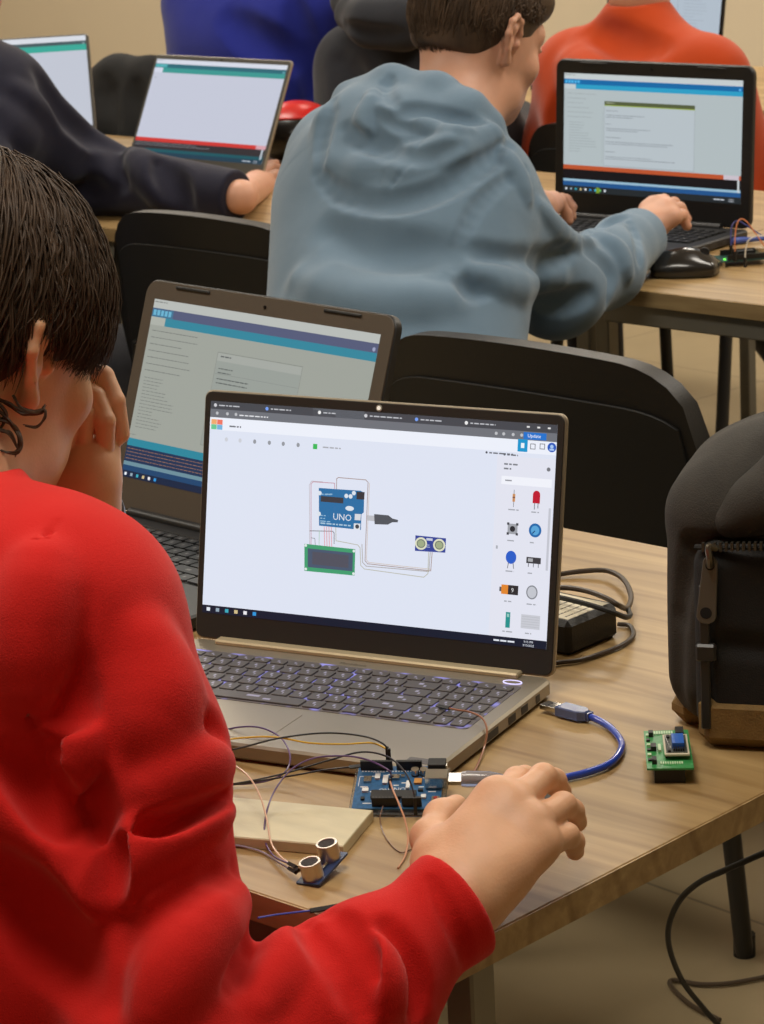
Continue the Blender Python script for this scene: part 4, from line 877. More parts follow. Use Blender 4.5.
s = SDF(); s.rbox((.012, -.070, .088), (.112, .034, .084), .022, k=.01); s.rbox((0, 0, -.05), (.3, .3, .0505), .001, k=.004, sub=True)
s.chain([(-.07, -.105, .09), (0, -.106, .085), (.08, -.106, .094)], [.004]*3, k=.015, sub=True); s.chain([(-.085, -.104, .02), (-.088, -.104, .08), (-.082, -.103, .15)], [.0025]*3, k=.006, sub=True)
X, Q = surface_nets(s, V3(-.13, -.13, -.004), V3(.15, -.01, .20), .003)
b = MB(); b.add(X, [tuple(q) for q in Q]); ob = b.build('front_pocket', BK, t); ob.data.polygons.foreach_set('use_smooth', [True]*len(ob.data.polygons))
b = MB(); b.box(-.096, .126, -.1075, -.06, .001, .046, bev=.010); b.build('bottom_panel', TAN, t)
b = MB(); b.box(-.128, .0, -.06, .06, .0, .030, bev=.012); b.build('bottom_trim', TAN, t)
# top flap and handle
s = SDF(); s.chain([(-.070, -.082, .186), (-.040, -.085, .205), (.0, -.088, .222), (.06, -.09, .215), (.12, -.09, .210)], [.012, .016, .018, .018, .016], k=.02); s.chain([(-.05, -.07, .20), (-.01, -.06, .232), (.05, -.05, .258), (.11, -.05, .262)], [.018, .022, .024, .024], k=.03)
X, Q = surface_nets(s, V3(-.13, -.14, .15), V3(.17, .02, .32), .003)
b = MB(); b.add(X, [tuple(q) for q in Q]); ob = b.build('top_flap', BG, t); ob.data.polygons.foreach_set('use_smooth', [True]*len(ob.data.polygons))
b = MB(); b.tube([(-.04, -.03, .262), (-.03, -.035, .290), (.0, -.04, .312), (.04, -.04, .325), (.09, -.04, .328)], .013, 12, aspect=.7); b.build('handle', BG, t, smooth=True)
b = MB(); b.tube([(-.096, -.095, .168), (-.06, -.104, .172), (0, -.108, .175), (.06, -.110, .179), (.124, -.108, .182)], .0035, 8, aspect=.7)
for i in range(46): u = i/45; x = -.088+.208*u; b.box(x, x+.0022, -.1125, -.1085, .1695+.010*u, .1765+.010*u, mi=1)
b.build('zipper', [BK, mat('zip_teeth', (70, 66, 58), .35, .6)], t)
b = MB()
def pull(cx, z0, z1, w0, w1, y):
    pts = [(cx-w0/2, z1), (cx+w0/2, z1), (cx+w1/2, z0), (cx-w1/2, z0)]; return pts
toF = Matrix(((1, 0, 0, 0), (0, 0, -1, -.1075), (0, 1, 0, 0), (0, 0, 0, 1)))
# zip pull plate with a hole at each end (built as a frame)
def plate(z0, z1, w0, w1, cx, hr, dy):
    n = 20; out = []
    for i in range(n):
        a = 2*PI*i/n; r = w1/2 if math.sin(a) < 0 else w0/2; zc = z0+w1/2 if math.sin(a) < 0 else z1-w0/2
        out.append((cx+r*math.cos(a)+.004*(0 if math.sin(a) < 0 else 1), zc+r*math.sin(a)))
    return out
b.prism(plate(.108, .165, .012, .017, -.086, 0, 0), .0, .0022, M=toF, bev=.0006)
zp = b.build('zipper_pull', mat('gunmetal', (92, 88, 80), .5, .3), t)
for hx, hz, hr in ((-.086, .1175, .0048), (-.082, .157, .0036)): b = MB(); b.cyl((hx, -.1098, hz), (hx, -.1100, hz), hr, n=20); b.build('hole', BLACKC, zp)
b = MB(); b.tube([(-.082, -.110, .157), (-.081, -.116, .166), (-.082, -.114, .174), (-.076, -.110, .172)], .0028, 8); b.build('slider', mat('zip_slider', (110, 104, 92), .3, .8), t, smooth=True)
b = MB(); b.box(-.0955, -.0785, -.111, -.103, .076, .091, bev=.002); b.box(-.092, -.084, -.1085, -.104, .018, .14, bev=.001); b.build('webbing_buckle', mat('black_buckle', (36, 35, 33), .4), t)
b = MB(); b.tube([(.0, -.099, .200), (.02, -.104, .192), (.05, -.1, .186)], .0022, 6); b.build('red_cord', mat('dull_red_cord', (120, 50, 48), .6), t, smooth=True)
# ------------------------------------------------------------------ people
SKIN = mat('skin', (216, 166, 130), .5, noise=.07, nscale=30, bump=.12, bscale=420, sss=.12)
SKINP = mat('skin_pale', (198, 148, 122), .5, noise=.06, nscale=30, bump=.08, bscale=420, sss=.12)
def cloth(name, rgb, bump=.35, sheen=.25, rough=.85):
    m = mat(name, rgb, rough, noise=.05, nscale=14, bump=bump, bscale=900, sheen=sheen, spec=.2); nt = m.node_tree; L = nt.links.new
    tc = nt.nodes.new('ShaderNodeTexCoord'); n = nt.nodes.new('ShaderNodeTexNoise'); n.inputs['Scale'].default_value = 13; n.inputs['Detail'].default_value = 1.5; n.inputs['Distortion'].default_value = .3; L(tc.outputs['Object'], n.inputs[0])
    bp = nt.nodes.new('ShaderNodeBump'); bp.inputs['Strength'].default_value = .22; bp.inputs['Distance'].default_value = .012; L(n.outputs[0], bp.inputs['Height'])
    fine = [x for x in nt.nodes if x.type == 'BUMP' and x != bp][0]; L(bp.outputs[0], fine.inputs['Normal']); return m
def unit(v): v = np.array(v, float); return v/np.linalg.norm(v)
CRh = unit([CR[0], CR[1], 0]); CFh = unit([CF[0], CF[1], 0])
def frame(a, pitch, roll=0.0):
    """head frame: a = how far it faces image-right (0..1), pitch down in degrees; columns right, forward, up"""
    f = unit(CRh*a+CFh*math.sqrt(1-a*a)); p = R_(pitch); z = V3(0, 0, 1)
    Y = f*math.cos(p)-z*math.sin(p); X = unit(np.cross(Y, z)); Z = np.cross(X, Y)
    if roll: c, s = math.cos(R_(roll)), math.sin(R_(roll)); X, Z = X*c-Z*s, X*s+Z*c
    return np.stack([X, Y, Z], 1)
def step(prev, px, py, dist, sign=1):
    """the point on the sight line through (px, py) that lies one bone length from prev"""
    r = ray(px, py); o = CO-prev; A = r@r; B = 2*o@r; C = o@o-dist*dist; D = B*B-4*A*C
    t = (-B+sign*math.sqrt(D))/(2*A) if D > 0 else -B/(2*A)
    return CO+r*t
def head_sdf(s, c, R, neck=None, nr=.055, sc=1.0):
    G = lambda x, y, z: c+R@(V3(x, y, z)*sc)
    E_ = lambda p, r, k=.02, sub=False: s.ell(G(*p), V3(*r)*sc, R, k, sub)
    E_((0, -.012, .030), (.074, .092, .085), .02); E_((0, .020, -.030), (.062, .072, .070), .04); E_((0, .045, -.070), (.046, .046, .036), .03)
    E_((0, .074, -.088), (.020, .018, .016), .02); E_((0, .070, .028), (.052, .020, .026), .02)          # chin, brow
    for q in (-1, 1):
        E_((q*.040, .062, -.022), (.022, .018, .018), .02); E_((q*.046, .020, -.072), (.016, .030, .020), .025)  # cheek, jaw
        E_((q*.031, .088, .004), (.015, .012, .009), .012, True); E_((q*.031, .073, .004), (.0125, .0125, .0125), .003)  # eye socket, eyeball
        s.chain([G(q*.019, .088, .011), G(q*.031, .0885, .0125), G(q*.043, .081, .009)], [.0028*sc]*3, .004)      # upper lid
        s.chain([G(q*.020, .084, -.003), G(q*.031, .0855, -.006), G(q*.042, .079, -.002)], [.0024*sc]*3, .004)
    s.chain([G(0, .084, .012), G(0, .098, -.016), G(0, .107, -.030)], [.007*sc, .008*sc, .0095*sc], .010)         # nose
    for q in (-1, 1): E_((q*.011, .096, -.034), (.007, .009, .006), .006)
    E_((0, .084, -.056), (.024, .012, .008), .008); s.chain([G(-.022, .083, -.057), G(0, .097, -.0565), G(.022, .083, -.057)], [.0012*sc]*3, .003, True)
    E_((0, .0865, -.064), (.019, .010, .006), .005)
    for q in (-1, 1):                                                        # ears: helix, antihelix, lobe, hollow
        e = lambda y, z, o=0.0: G(q*(.077+o+.010*(-y/.03 if y < 0 else 0)), y-.004, z)
        s.chain([e(.004, -.004, -.004), e(.010, .014, .0), e(.003, .030, .004), e(-.012, .034, .007), e(-.023, .024, .009), e(-.024, .006, .008), e(-.014, -.014, .005), e(-.004, -.028, .001)], [x*sc for x in (.004, .0042, .0042, .0042, .0045, .0045, .0042, .0065)], .004)
        s.chain([e(-.004, -.018, -.002), e(-.010, -.002, .0), e(-.010, .016, .002), e(-.004, .024, .0)], [x*sc for x in (.005, .0062, .0060, .005)], .008)
        E_((q*.084, .0, .004), (.006, .0065, .010), .006, True); E_((q*.076, .006, -.002), (.006, .004, .006), .006)
    if neck is not None: s.cone(G(0, -.012, -.045), neck, nr*sc*.98, nr*sc*1.08, .035); s.cone(G(0, .02, -.06), neck+unit(R[:, 1]*V3(1, 1, 0))*.02, .040*sc, .045*sc, .03)
    return G
def torso_sdf(s, L, Rr, N, H, g=0.0, belly=0.0, hw=.12):
    u = unit(Rr-L); M = (L+Rr)/2; dn = unit(H-M)
    s.cone(L+u*.02, Rr-u*.02, .052+g, .052+g, .05); s.cone(N, L+u*.05, .045+g*.5, .05+g*.7, .05); s.cone(N, Rr-u*.05, .045+g*.5, .05+g*.7, .05)
    for q in (-1, 1): s.cone(M+u*q*.095+dn*.09, H+u*q*hw*.75, .098+g, .105+g+belly, .07)
    s.cone(M+dn*.09, H, .105+g, .115+g+belly, .07); s.cone(H-u*hw*.7, H+u*hw*.7, .11+g, .11+g, .05)
def cut_end(s, P, d, r=.075):
    """opens the end of a sleeve or collar at P, looking along d"""
    d = unit(d); a = unit(np.cross(d, [.3, .2, 1])); b_ = np.cross(d, a); s.rbox(P+d*.06, (.06, r, r), .001, np.stack([d, a, b_], 1), .004, True)
class Person:
    def __init__(p, name, label, base, rz=0.0):
        p.root = empty(name, base, rz, label, 'person'); p.body = []; p.root_m = Matrix.Translation(base)
    def finish(p, skin): return sdf_obj('body', p.body, skin, p.root)
def add_part(p, s, h, lo=None, hi=None):
    l, u = bounds(s); p.body.append((s, l if lo is None else lo, u if hi is None else hi, h))
def garment(p, name, s, m, h, lo=None, hi=None):
    l, u = bounds(s); return sdf_obj(name, [(s, l if lo is None else lo, u if hi is None else hi, h)], m, p.root)
def legs(p, H, fwd, side, m, shoe=(30, 30, 32), knee_z=.50, kf=.42, foot=.02):
    """seated thighs, shins, trousers and shoes"""
    s = SDF(); b = SDF(); floorp = []
    for q in (-1, 1):
        h = H+side*q*.09; k = h+fwd*kf+side*q*.05; k[2] = knee_z; a = k+fwd*foot; a[2] = .10
        s.chain([h, k, a], [.105, .068, .056], .05); b.chain([h, k, a], [.08, .055, .04], .03); floorp.append(a)
    s.cone(H-side*.08, H+side*.08, .115, .115, .04)
    garment(p, 'trousers', s, m, .008); add_part(p, b, .012)
    for a in floorp:
        q = SDF(); t = a.copy(); t[2] = .045; q.cone(t-fwd*.05, t+fwd*.15, .045, .038, .02); q.cone(t, a, .045, .045, .03)
        q.rbox(V3(t[0], t[1], -.05), (.4, .4, .051), .001, k=.004, sub=True); garment(p, 'shoe', q, mat('shoe_dark', shoe, .6), .006)
def hair_strands(p, name, c, R, rad, cen, nst, th0, th1, m, r0=.0011, off=(0, .012), wav=.004, seed=3, seg=11, base=None, drop=0.0, curl=None, extra=None):
    """many tapered locks combed down from the crown over the skull: one mesh"""
    g = np.random.default_rng(seed); V = []; Fc = []; ns = 4; o = 0
    for i in range(nst):
        ph = g.uniform(-PI, PI); a0 = g.uniform(*th0); a1 = th1(ph)*g.uniform(.90, 1.04)
        a0 = min(a0, a1-.15); ofs = g.uniform(*off); w1, w2 = g.uniform(0, 6.28, 2); am = wav*g.uniform(.4, 1.4); sw = g.uniform(-.18, .18)
        T = np.linspace(0, 1, seg); th = a0+(a1-a0)*T; pp = ph+sw*T+am*12*np.sin(w1+T*5)*T
        k = 1+(ofs+am*np.sin(w2+T*6))/.1
        x = rad[0]*np.sin(th)*np.sin(pp)*k; y = rad[1]*np.sin(th)*np.cos(pp)*k; z = rad[2]*np.cos(th)*k-drop*T**2
        P = np.stack([x, y, z], 1)+cen
        if extra: P = extra(P, T, ph, g)
        W = c+P@R.T; rs = r0*g.uniform(.6, 1.5)*np.sqrt(np.clip(1-T**3, .02, 1))
        tg = np.gradient(W, axis=0); tg /= np.linalg.norm(tg, axis=1)[:, None]+1e-9; nrm = W-(c+R@V3(*cen)); nrm /= np.linalg.norm(nrm, axis=1)[:, None]; sd = np.cross(tg, nrm); sd /= np.linalg.norm(sd, axis=1)[:, None]+1e-9; up = np.cross(sd, tg)
        ring = [W+sd*rs[:, None]*1.5, W+up*rs[:, None], W-sd*rs[:, None]*1.5, W-up*rs[:, None]]
        V.append(np.stack(ring, 1).reshape(-1, 3))
        for j in range(seg-1):
            for q in range(ns): Fc.append((o+j*ns+q, o+j*ns+(q+1) % ns, o+(j+1)*ns+(q+1) % ns, o+(j+1)*ns+q))
        o += seg*ns
    V = np.concatenate(V); F = np.array(Fc)
    if base is not None:
        X, Q = surface_nets(base, *bounds(base), .004); F = np.concatenate([F, Q+len(V)]); V = np.concatenate([V, X])
    me = bpy.data.meshes.new(name); me.vertices.add(len(V)); me.vertices.foreach_set('co', V.astype(np.float32).ravel())
    me.loops.add(len(F)*4); me.loops.foreach_set('vertex_index', F.ravel().astype(np.int32)); me.polygons.add(len(F)); me.polygons.foreach_set('loop_start', np.arange(0, len(F)*4, 4, dtype=np.int32)); me.polygons.foreach_set('use_smooth', np.ones(len(F), bool)); me.update(calc_edges=True)
    me.materials.append(m); me.transform(p.root.matrix_basis.inverted()); ob = bpy.data.objects.new(name, me); COL.objects.link(ob); ob.parent = p.root; return ob
def hairm(name, rgb, rgb2): 
    m = mat(name, rgb, .58, noise=.35, nscale=60, spec=.3, nstretch=(1, 1, .25)); return m

# ================= person in red
def red_person():
    base = (-1.58, 1.08, 0); p = Person('person', 'person in a red sweatshirt seated at the foreground table, chin resting on the left hand', base)
    RED = cloth('red_fleece', (202, 24, 19), .3, .10)
    R = frame(.66, 20); c = at(-27, 352, 2.12); N = V3(-1.60, 1.215, 1.035)
    SR = atz(86, 622, .98); SL = SR+V3(-.345, .03, .01); H = V3(-1.60, 1.02, .56)
    EL = at(170, 1105, 1.875); W = atz(457, 895, .776); WL = at(88, 510, 2.21); ELL = V3(-1.83, 1.47, .80)
    # head and neck
    s = SDF(); G = head_sdf(s, c, R, N, .056); add_part(p, s, .0024)
    # body under the clothes
    s = SDF(); torso_sdf(s, SL, SR, N-V3(0, .0, .05), H, -.026); s.chain([SR, at(124, 758, 1.94), EL, W+(EL-W)*.25], [.040, .040, .036, .028], .03); s.chain([SL, ELL, WL+(ELL-WL)*.2], [.045, .038, .028], .03); add_part(p, s, .010)
    # right hand on the mouse, thumb to the left
    s = SDF(); ad = unit(W-EL)
    s.cone(W-ad*.09-CU*.012, W-ad*.03-CU*.006, .024, .0235, .02); s.cone(W-ad*.03-CU*.006, W+ad*.012, .0235, .0255, .02)
    side = unit(atz(480, 905, .77)-atz(436, 872, .78)); s.cone(W-side*.010-ad*.01, W+side*.012-ad*.01, .0215, .0205, .02)
    fm = {'i': [(497, 789), (517, 772), (530, 779)], 'm': [(514, 793), (543, 769), (561, 791)], 'r': [(534, 812), (563, 797), (577, 822)], 'p': [(543, 833), (567, 827), (575, 851)]}
    ln = {'i': (.090, .040, .030), 'm': (.088, .042, .036), 'r': (.083, .038, .034), 'p': (.076, .031, .030)}
    rr = {'i': (.0125, .0095, .0085, .0075), 'm': (.0125, .0098, .0090, .0078), 'r': (.0120, .0094, .0085, .0075), 'p': (.0110, .0085, .0078, .0068)}
    mcp = {}
    for f in 'imrp':
        m_ = step(W, *fm[f][0], ln[f][0], 1); m_ = m_-CU*.009; mcp[f] = m_
        s.cone(W+ad*.008+side*{'i': -.012, 'm': -.004, 'r': .006, 'p': .013}[f], m_, .0175, rr[f][0], .02)
    for a_, b_ in ('im', 'mr', 'rp'): s.cone(mcp[a_]+(W-mcp[a_])*.1, mcp[b_]+(W-mcp[b_])*.1, .0115, .011, .012)
    s.cone((mcp['i']+W)/2, (mcp['p']+W)/2, .017, .015, .02)
    for f in 'imrp':
        pi_ = step(mcp[f], *fm[f][1], ln[f][1]+.006, 1)-CU*.006; ti = step(pi_, *fm[f][2], ln[f][2], 1)
        md = pi_+(ti-pi_)*.45+unit(pi_-mcp[f])*.004
        s.chain([mcp[f], pi_, md, ti], list(rr[f]), .0042)
        s.ell(mcp[f]+CU*.004, (rr[f][0]*.8,)*3, k=.008)
    T0 = step(W, 441, 862, .035, 1); T1 = step(T0, 430, 838, .036, 1)-CU*0; T2 = step(T1, 441, 816, .032, 1); T3 = step(T2, 456, 806, .022, 1)
    s.chain([W+ad*.0, T0, T1, T2, T3], [.019, .0165, .0125, .0105, .0085], .010); s.cone(T0, mcp['i'], .014, .011, .02)
    for f, g_ in (('m', 0), ('r', 0), ('p', 0), ('i', 0)): s.cone(W+CU*.016+ad*.01, mcp[f]+CU*.0085, .0035, .003, .008)     # tendons
    add_part(p, s, .0014)
    # left hand curled against the mouth
    s = SDF(); dh = 2.20; A = lambda x, y, d=0.0: at(x, y, dh+d)
    s.chain([ELL+(WL-ELL)*.45, WL, A(88, 482)], [.030, .021, .021], .02); s.chain([A(88, 482), A(86, 464, .0), A(78, 445, .01)], [.021, .021, .019], .015); s.cone(A(66, 474, .0), A(88, 474), .018, .018, .015)
    s.cone(A(80, 424, .022), A(102, 434, .018), .012, .011, .01); s.cone(A(56, 452, .015), A(68, 404, .03), .018, .014, .012); s.cone(A(52, 470, .0), A(70, 478), .016, .016, .02)
    for pts, r in (([(76, 382, .02), (90, 374, .012), (103, 377, .0), (115, 401, -.006), (121, 434, .002)], (.010, .0092, .0090, .0080, .0070)),
                   ([(70, 392, .012), (84, 386, .0), (95, 398, -.012), (105, 421, -.018), (105, 446, -.010)], (.010, .0090, .0088, .0083, .0072)),
                   ([(62, 400, .004), (76, 399, -.008), (85, 414, -.020), (83, 438, -.016)], (.009, .0084, .0082, .0072)),
                   ([(50, 410, .0), (62, 414, -.014), (68, 430, -.020), (66, 446, -.016)], (.010, .009, .0085, .0072))):
        s.chain([A(*q) for q in pts], list(r), .0012)
    s.cone(A(76, 440, .012), A(104, 448, .006), .013, .012, .008); s.cone(A(93, 434, .010), A(95, 428, .012), .010, .009, .008)
    s.chain([A(60, 470, .01), A(52, 448, .02), (A(46, 430, .03))], [.016, .012, .010], .01)
    add_part(p, s, .0014)
    p.finish(SKIN)
    b = MB(); ax = unit(WL-ELL); a_ = unit(np.cross(ax, [0, 0, 1])); b_ = np.cross(ax, a_); cw = WL-ax*.002
    b.tube([cw+(a_*math.cos(t)+b_*math.sin(t))*.0262-V3(*base) for t in np.linspace(0, 2*PI, 26)], .0045, 8, smooth=False, aspect=1.6); o = b.build('wristband', mat('dark_band', (46, 42, 46), .3), p.root, smooth=True)
    # sweatshirt
    s = SDF(); torso_sdf(s, SL, SR, N-V3(0, 0, .055), H, .022, .012)
    s.cone(N-V3(0, 0, .05), N+V3(0, .01, .015), .076, .066, .02)
    s.cone(SR+V3(-.06, -.03, -.08), SR+V3(-.02, -.05, -.24), .085, .10, .06)
    s.chain([SR, at(124, 758, 1.94), EL], [.058, .066, .068], .03)
    Ws = W-CU*.0065; s.chain([EL-CU*.016, EL+(W-EL)*.55-CU*.018, Ws-ad*.075-CU*.006, Ws-ad*.070-CU*.004], [.068, .053, .046, .042], .03); s.chain([Ws-ad*.070-CU*.003, Ws, Ws+ad*.02], [.040, .0385, .0385], .012)
    s.chain([SL, ELL, WL-unit(WL-ELL)*.06], [.066, .062, .045], .03)
    F = []
    cr = lambda path, r=.010, depth=.5, k=.016, ridge=False: F.append((path, r, depth, k, ridge))
    cr([(56, 752), (66, 775), (78, 812), (92, 860), (112, 930), (130, 1010)], .018, .6, .02); cr([(60, 742), (68, 752)], .010, .9, .008)
    cr([(46, 700), (60, 718), (75, 732), (76, 752), (64, 772), (56, 796), (64, 830)], .011, .55, .014, True)
    cr([(40, 745), (54, 752), (62, 745)], .007, .6, .008)
    cr([(92, 922), (118, 886), (152, 858), (190, 838), (226, 822)], .010, .7, .014); cr([(96, 905), (124, 864), (160, 838), (200, 820), (226, 810)], .013, .4, .018, True)
    cr([(98, 950), (96, 912), (108, 872), (116, 846)], .010, .6, .014); cr([(140, 838), (165, 820), (200, 800), (224, 792)], .008, .6, .012)
    cr([(222, 735), (200, 730), (172, 736)], .010, .4, .020); cr([(234, 765), (205, 762), (178, 772), (152, 792)], .012, .35, .020, True)
    cr([(118, 1000), (146, 955), (186, 912), (236, 872)], .011, .6, .018); cr([(150, 1015), (185, 960), (240, 900)], .015, .3, .026, True)
    cr([(232, 985), (262, 940), (280, 915)], .011, .6, .016); cr([(262, 1005), (286, 955), (300, 922)], .012, .35, .018, True)
    cr([(62, 600), (50, 645), (58, 685), (72, 706)], .014, .5, .024); cr([(40, 560), (30, 620), (30, 690)], .014, .25, .03, True)
    cr([(0, 800), (40, 840), (80, 905)], .014, .3, .026, True); cr([(0, 870), (50, 930), (90, 1000)], .014, .45, .026); cr([(10, 760), (45, 790), (66, 830)], .011, .5, .018)
    cr([(150, 640), (165, 690), (150, 730)], .016, .25, .03, True)
    cr([(386, 925), (398, 955), (412, 985), (418, 1010)], .010, .6, .014); cr([(345, 940), (375, 965), (392, 1005)], .012, .4, .018, True); cr([(305, 925), (340, 955), (362, 1010)], .010, .55, .016)
    cr([(330, 912), (352, 935), (374, 975)], .007, .5, .012); cr([(430, 880), (446, 910), (462, 945), (470, 975)], .004, .3, .008)
    cr([(58, 520), (35, 560), (22, 625), (22, 690), (40, 742)], .0026, .6, .004)      # shoulder seam
    s.folds(F)
    s.chain([W-ad*.074, W-ad*.0745], [.052, .052], .004) if False else None
    cut_end(s, W-ad*.002, ad); s.cone(W-ad*.02-CU*.004, W+ad*.03-CU*.001, .027, .028, .006, True); s.cone(N-V3(0, 0, .02), N+V3(0, .03, .12), .060, .066, .012, True); cut_end(s, N+V3(0, .02, .03), V3(0, .10, 1), .12)
    cut_end(s, WL-unit(WL-ELL)*.045, WL-ELL, .06)
    hm = H.copy(); s.rbox((H[0], H[1], .30), (.4, .4, .19), .001, k=.01, sub=True)
    garment(p, 'sweatshirt', s, RED, .003)
    legs(p, V3(H[0], H[1], .53), V3(0, 1, 0), V3(1, 0, 0), cloth('jeans_dark', (40, 44, 56)))
    # hair
    HM = hairm('dark_brown_hair', (62, 46, 32), None)
    bs = SDF(); E_ = lambda q, r, k=.02, sub=False: bs.ell(c+R@V3(*q), r, R, k, sub)
    E_((0, -.016, .040), (.084, .104, .094)); E_((0, .042, .060), (.072, .055, .044), .03); E_((0, -.060, -.02), (.066, .045, .07), .03)
    E_((0, .07, -.05), (.09, .065, .065), .015, True); E_((.10, .012, -.045), (.05, .035, .045), .015, True); E_((-.10, .012, -.045), (.05, .035, .045), .015, True)
    def th1(ph):
        a = abs(ph); return float(np.interp(a, [0, .5, 1.0, 1.35, 1.6, 1.9, 2.4, 3.15], [1.62, 1.68, 1.86, 1.84, 1.58, 2.05, 2.35, 2.45]))
    hair_strands(p, 'hair', c, R, (.086, .102, .102), V3(0, -.012, .034), 9500, (.02, 1.2), th1, HM, .00055, (-.003, .011), .006, 5, 12, bs, .0, None,
                 extra=lambda P, T, ph, g: P+np.stack([0*T, .004*np.cos(ph)*np.clip(math.cos(ph), 0, 1)*T+0*T, -.006*np.clip(math.cos(ph), 0, 1)*T], 1))
    # loose curls behind the ear and on the neck
    b = MB(); g = np.random.default_rng(11)
    for pts in ([(14, 395), (22, 408), (36, 412), (44, 410), (44, 418), (36, 427), (24, 426)], [(-6, 398), (10, 404), (24, 413), (40, 412), (45, 405)], [(-10, 420), (4, 420), (16, 428), (22, 442), (18, 452), (6, 452), (-6, 446)], [(-12, 405), (0, 412), (12, 424), (20, 440), (14, 456)], [(-14, 415), (-2, 428), (10, 434), (18, 450)], [(-16, 395), (-4, 402), (6, 416), (0, 432)]):
        for k in range(5 if pts[0][0] < 0 else 2):
            q = [at(x+g.uniform(-1.5, 1.5), y+g.uniform(-1.5, 1.5), 2.045+g.uniform(-.003, .003)) for x, y in pts]; b.tube([v-V3(*base) for v in q], [.0010, .0011, .0010, .0004], 5)
    b.build('neck_curl', HM, p.root, smooth=True)
red_person()

# ================= person in the grey-blue hoodie
def small_hand(p, wrist, d0, mc, tips, W, h=.0022, r=.0088, thumb=None):
    s = SDF(); M = [at(x, y, d) for x, y, d in mc]; T = [[at(*q) for q in t] for t in tips]
    for m_ in M: s.cone(W, m_, .019, .0115, .02)
    for a_, b_ in zip(M[:-1], M[1:]): s.cone(a_, b_, .011, .011, .012)
    for m_, t in zip(M, T): s.chain([m_]+t, [.0105]+[r*.98**i for i in range(len(t)-1)]+[r*.82], .004)
    if thumb: s.chain([W]+[at(*q) for q in thumb], [.016]+[.012]*(len(thumb)-1)+[.009], .01)
    s.cone(W-d0*.08, W, .024, .019, .02); add_part(p, s, h)
def grey_person():
    base = (-2.70, 2.86, 0); p = Person('person', 'person in a grey-blue hoodie typing on the black laptop, seen from behind', base)
    GC = cloth('grey_blue_fleece', (103, 127, 148), .3, .25)
    R = frame(.78, 22); c = at(478, 40, 4.02); N = at(450, 122, 3.97)
    SR = at(482, 188, 3.86); SL = at(338, 156, 4.05); H = at(388, 400, 3.78)
    E1 = at(556, 288, 4.0); W = at(640, 237, 4.27); E2 = at(440, 250, 4.32); W2 = at(540, 208, 4.40)
    s = SDF(); G = head_sdf(s, c, R, N, .056); add_part(p, s, .0028)
    s = SDF(); torso_sdf(s, SL, SR, N, H, -.012); s.chain([SR, E1, W+(E1-W)*.2], [.045, .038, .03], .03); s.chain([SL, E2, W2], [.045, .038, .026], .03); add_part(p, s, .010)
    ad = unit(W-E1)
    small_hand(p, None, ad, [(653, 205, 4.33), (661, 205, 4.31), (668, 209, 4.29), (673, 217, 4.27)],
               [[(664, 200, 4.36), (674, 205, 4.37)], [(674, 203, 4.35), (683, 212, 4.36)], [(680, 208, 4.33), (687, 219, 4.335)], [(682, 215, 4.30), (687, 226, 4.305)]], W, thumb=[(648, 210, 4.32), (652, 218, 4.37)])
    small_hand(p, None, unit(W2-E2), [(549, 206, 4.44), (552, 202, 4.46), (556, 202, 4.48)], [[(560, 202, 4.46), (567, 214, 4.47), (569, 221, 4.47)], [(562, 199, 4.49), (570, 208, 4.50), (572, 217, 4.50)], [(566, 200, 4.51), (573, 207, 4.52)]], W2)
    p.finish(SKINP)
    s = SDF(); torso_sdf(s, SL, SR, N-V3(0, 0, .02), H, .020, .0, .08)
    s.ell(at(393, 205, 3.93), (.120, .095, .17), np.stack([CR, CF, CU], 1), .05)
    s.chain([SR, at(512, 240, 3.90), E1], [.062, .062, .071], .03); s.chain([E1, at(604, 268, 4.12), W-ad*.07], [.064, .055, .048], .025); s.chain([W-ad*.07, W+ad*.02], [.048, .044], .01)
    s.chain([SL, E2, W2-unit(W2-E2)*.03], [.066, .062, .045], .03)
    # hood lying on the back
    A = at
    s.chain([A(352, 100, 3.97), A(392, 88, 3.93), A(436, 96, 3.88), A(468, 112, 3.85), A(487, 126, 3.86), A(496, 136, 3.90)], [.028, .030, .030, .027, .020, .014], .018)
    s.chain([A(334, 128, 3.905), A(338, 166, 3.865), A(368, 176, 3.82), A(412, 172, 3.795), A(452, 155, 3.785), A(488, 138, 3.815)], [.030, .027, .028, .032, .031, .022], .014)
    s.chain([A(362, 122, 3.915), A(400, 132, 3.865), A(450, 130, 3.845)], [.045, .048, .040], .03); s.cone(A(370, 150, 3.885), A(430, 150, 3.855), .042, .040, .03)
    F = []; cr = lambda path, r=.010, depth=.5, k=.014, ridge=False: F.append((path, r, depth, k, ridge))
    cr([(318, 172), (340, 194), (378, 202), (412, 199), (448, 186), (484, 164), (510, 144)], .018, .62, .012)           # under the hood rim
    cr([(332, 100), (322, 135), (318, 168)], .012, .6, .012)
    cr([(372, 112), (390, 122), (410, 128)], .008, .5, .012); cr([(400, 112), (420, 110), (450, 118), (480, 122)], .009, .5, .014); cr([(365, 100), (368, 125), (382, 142), (404, 152)], .009, .45, .014)
    cr([(390, 78), (386, 92), (396, 104)], .008, .5, .012); cr([(372, 92), (362, 118), (366, 140)], .009, .35, .014, True); cr([(420, 122), (436, 128), (470, 130)], .008, .4, .012, True)
    cr([(420, 142), (404, 168), (388, 190)], .0030, .45, .005)                                               # hood seam
    cr([(345, 128), (375, 148), (420, 156), (460, 145)], .010, .35, .016)
    cr([(526, 168), (500, 185), (478, 206), (462, 238), (456, 268)], .0095, .35, .010)                                   # armhole seam
    cr([(452, 300), (475, 285), (500, 284)], .012, .45, .02); cr([(470, 250), (510, 262), (548, 262), (575, 245)], .013, .45, .024); cr([(480, 275), (520, 285), (560, 280)], .014, .3, .026, True)
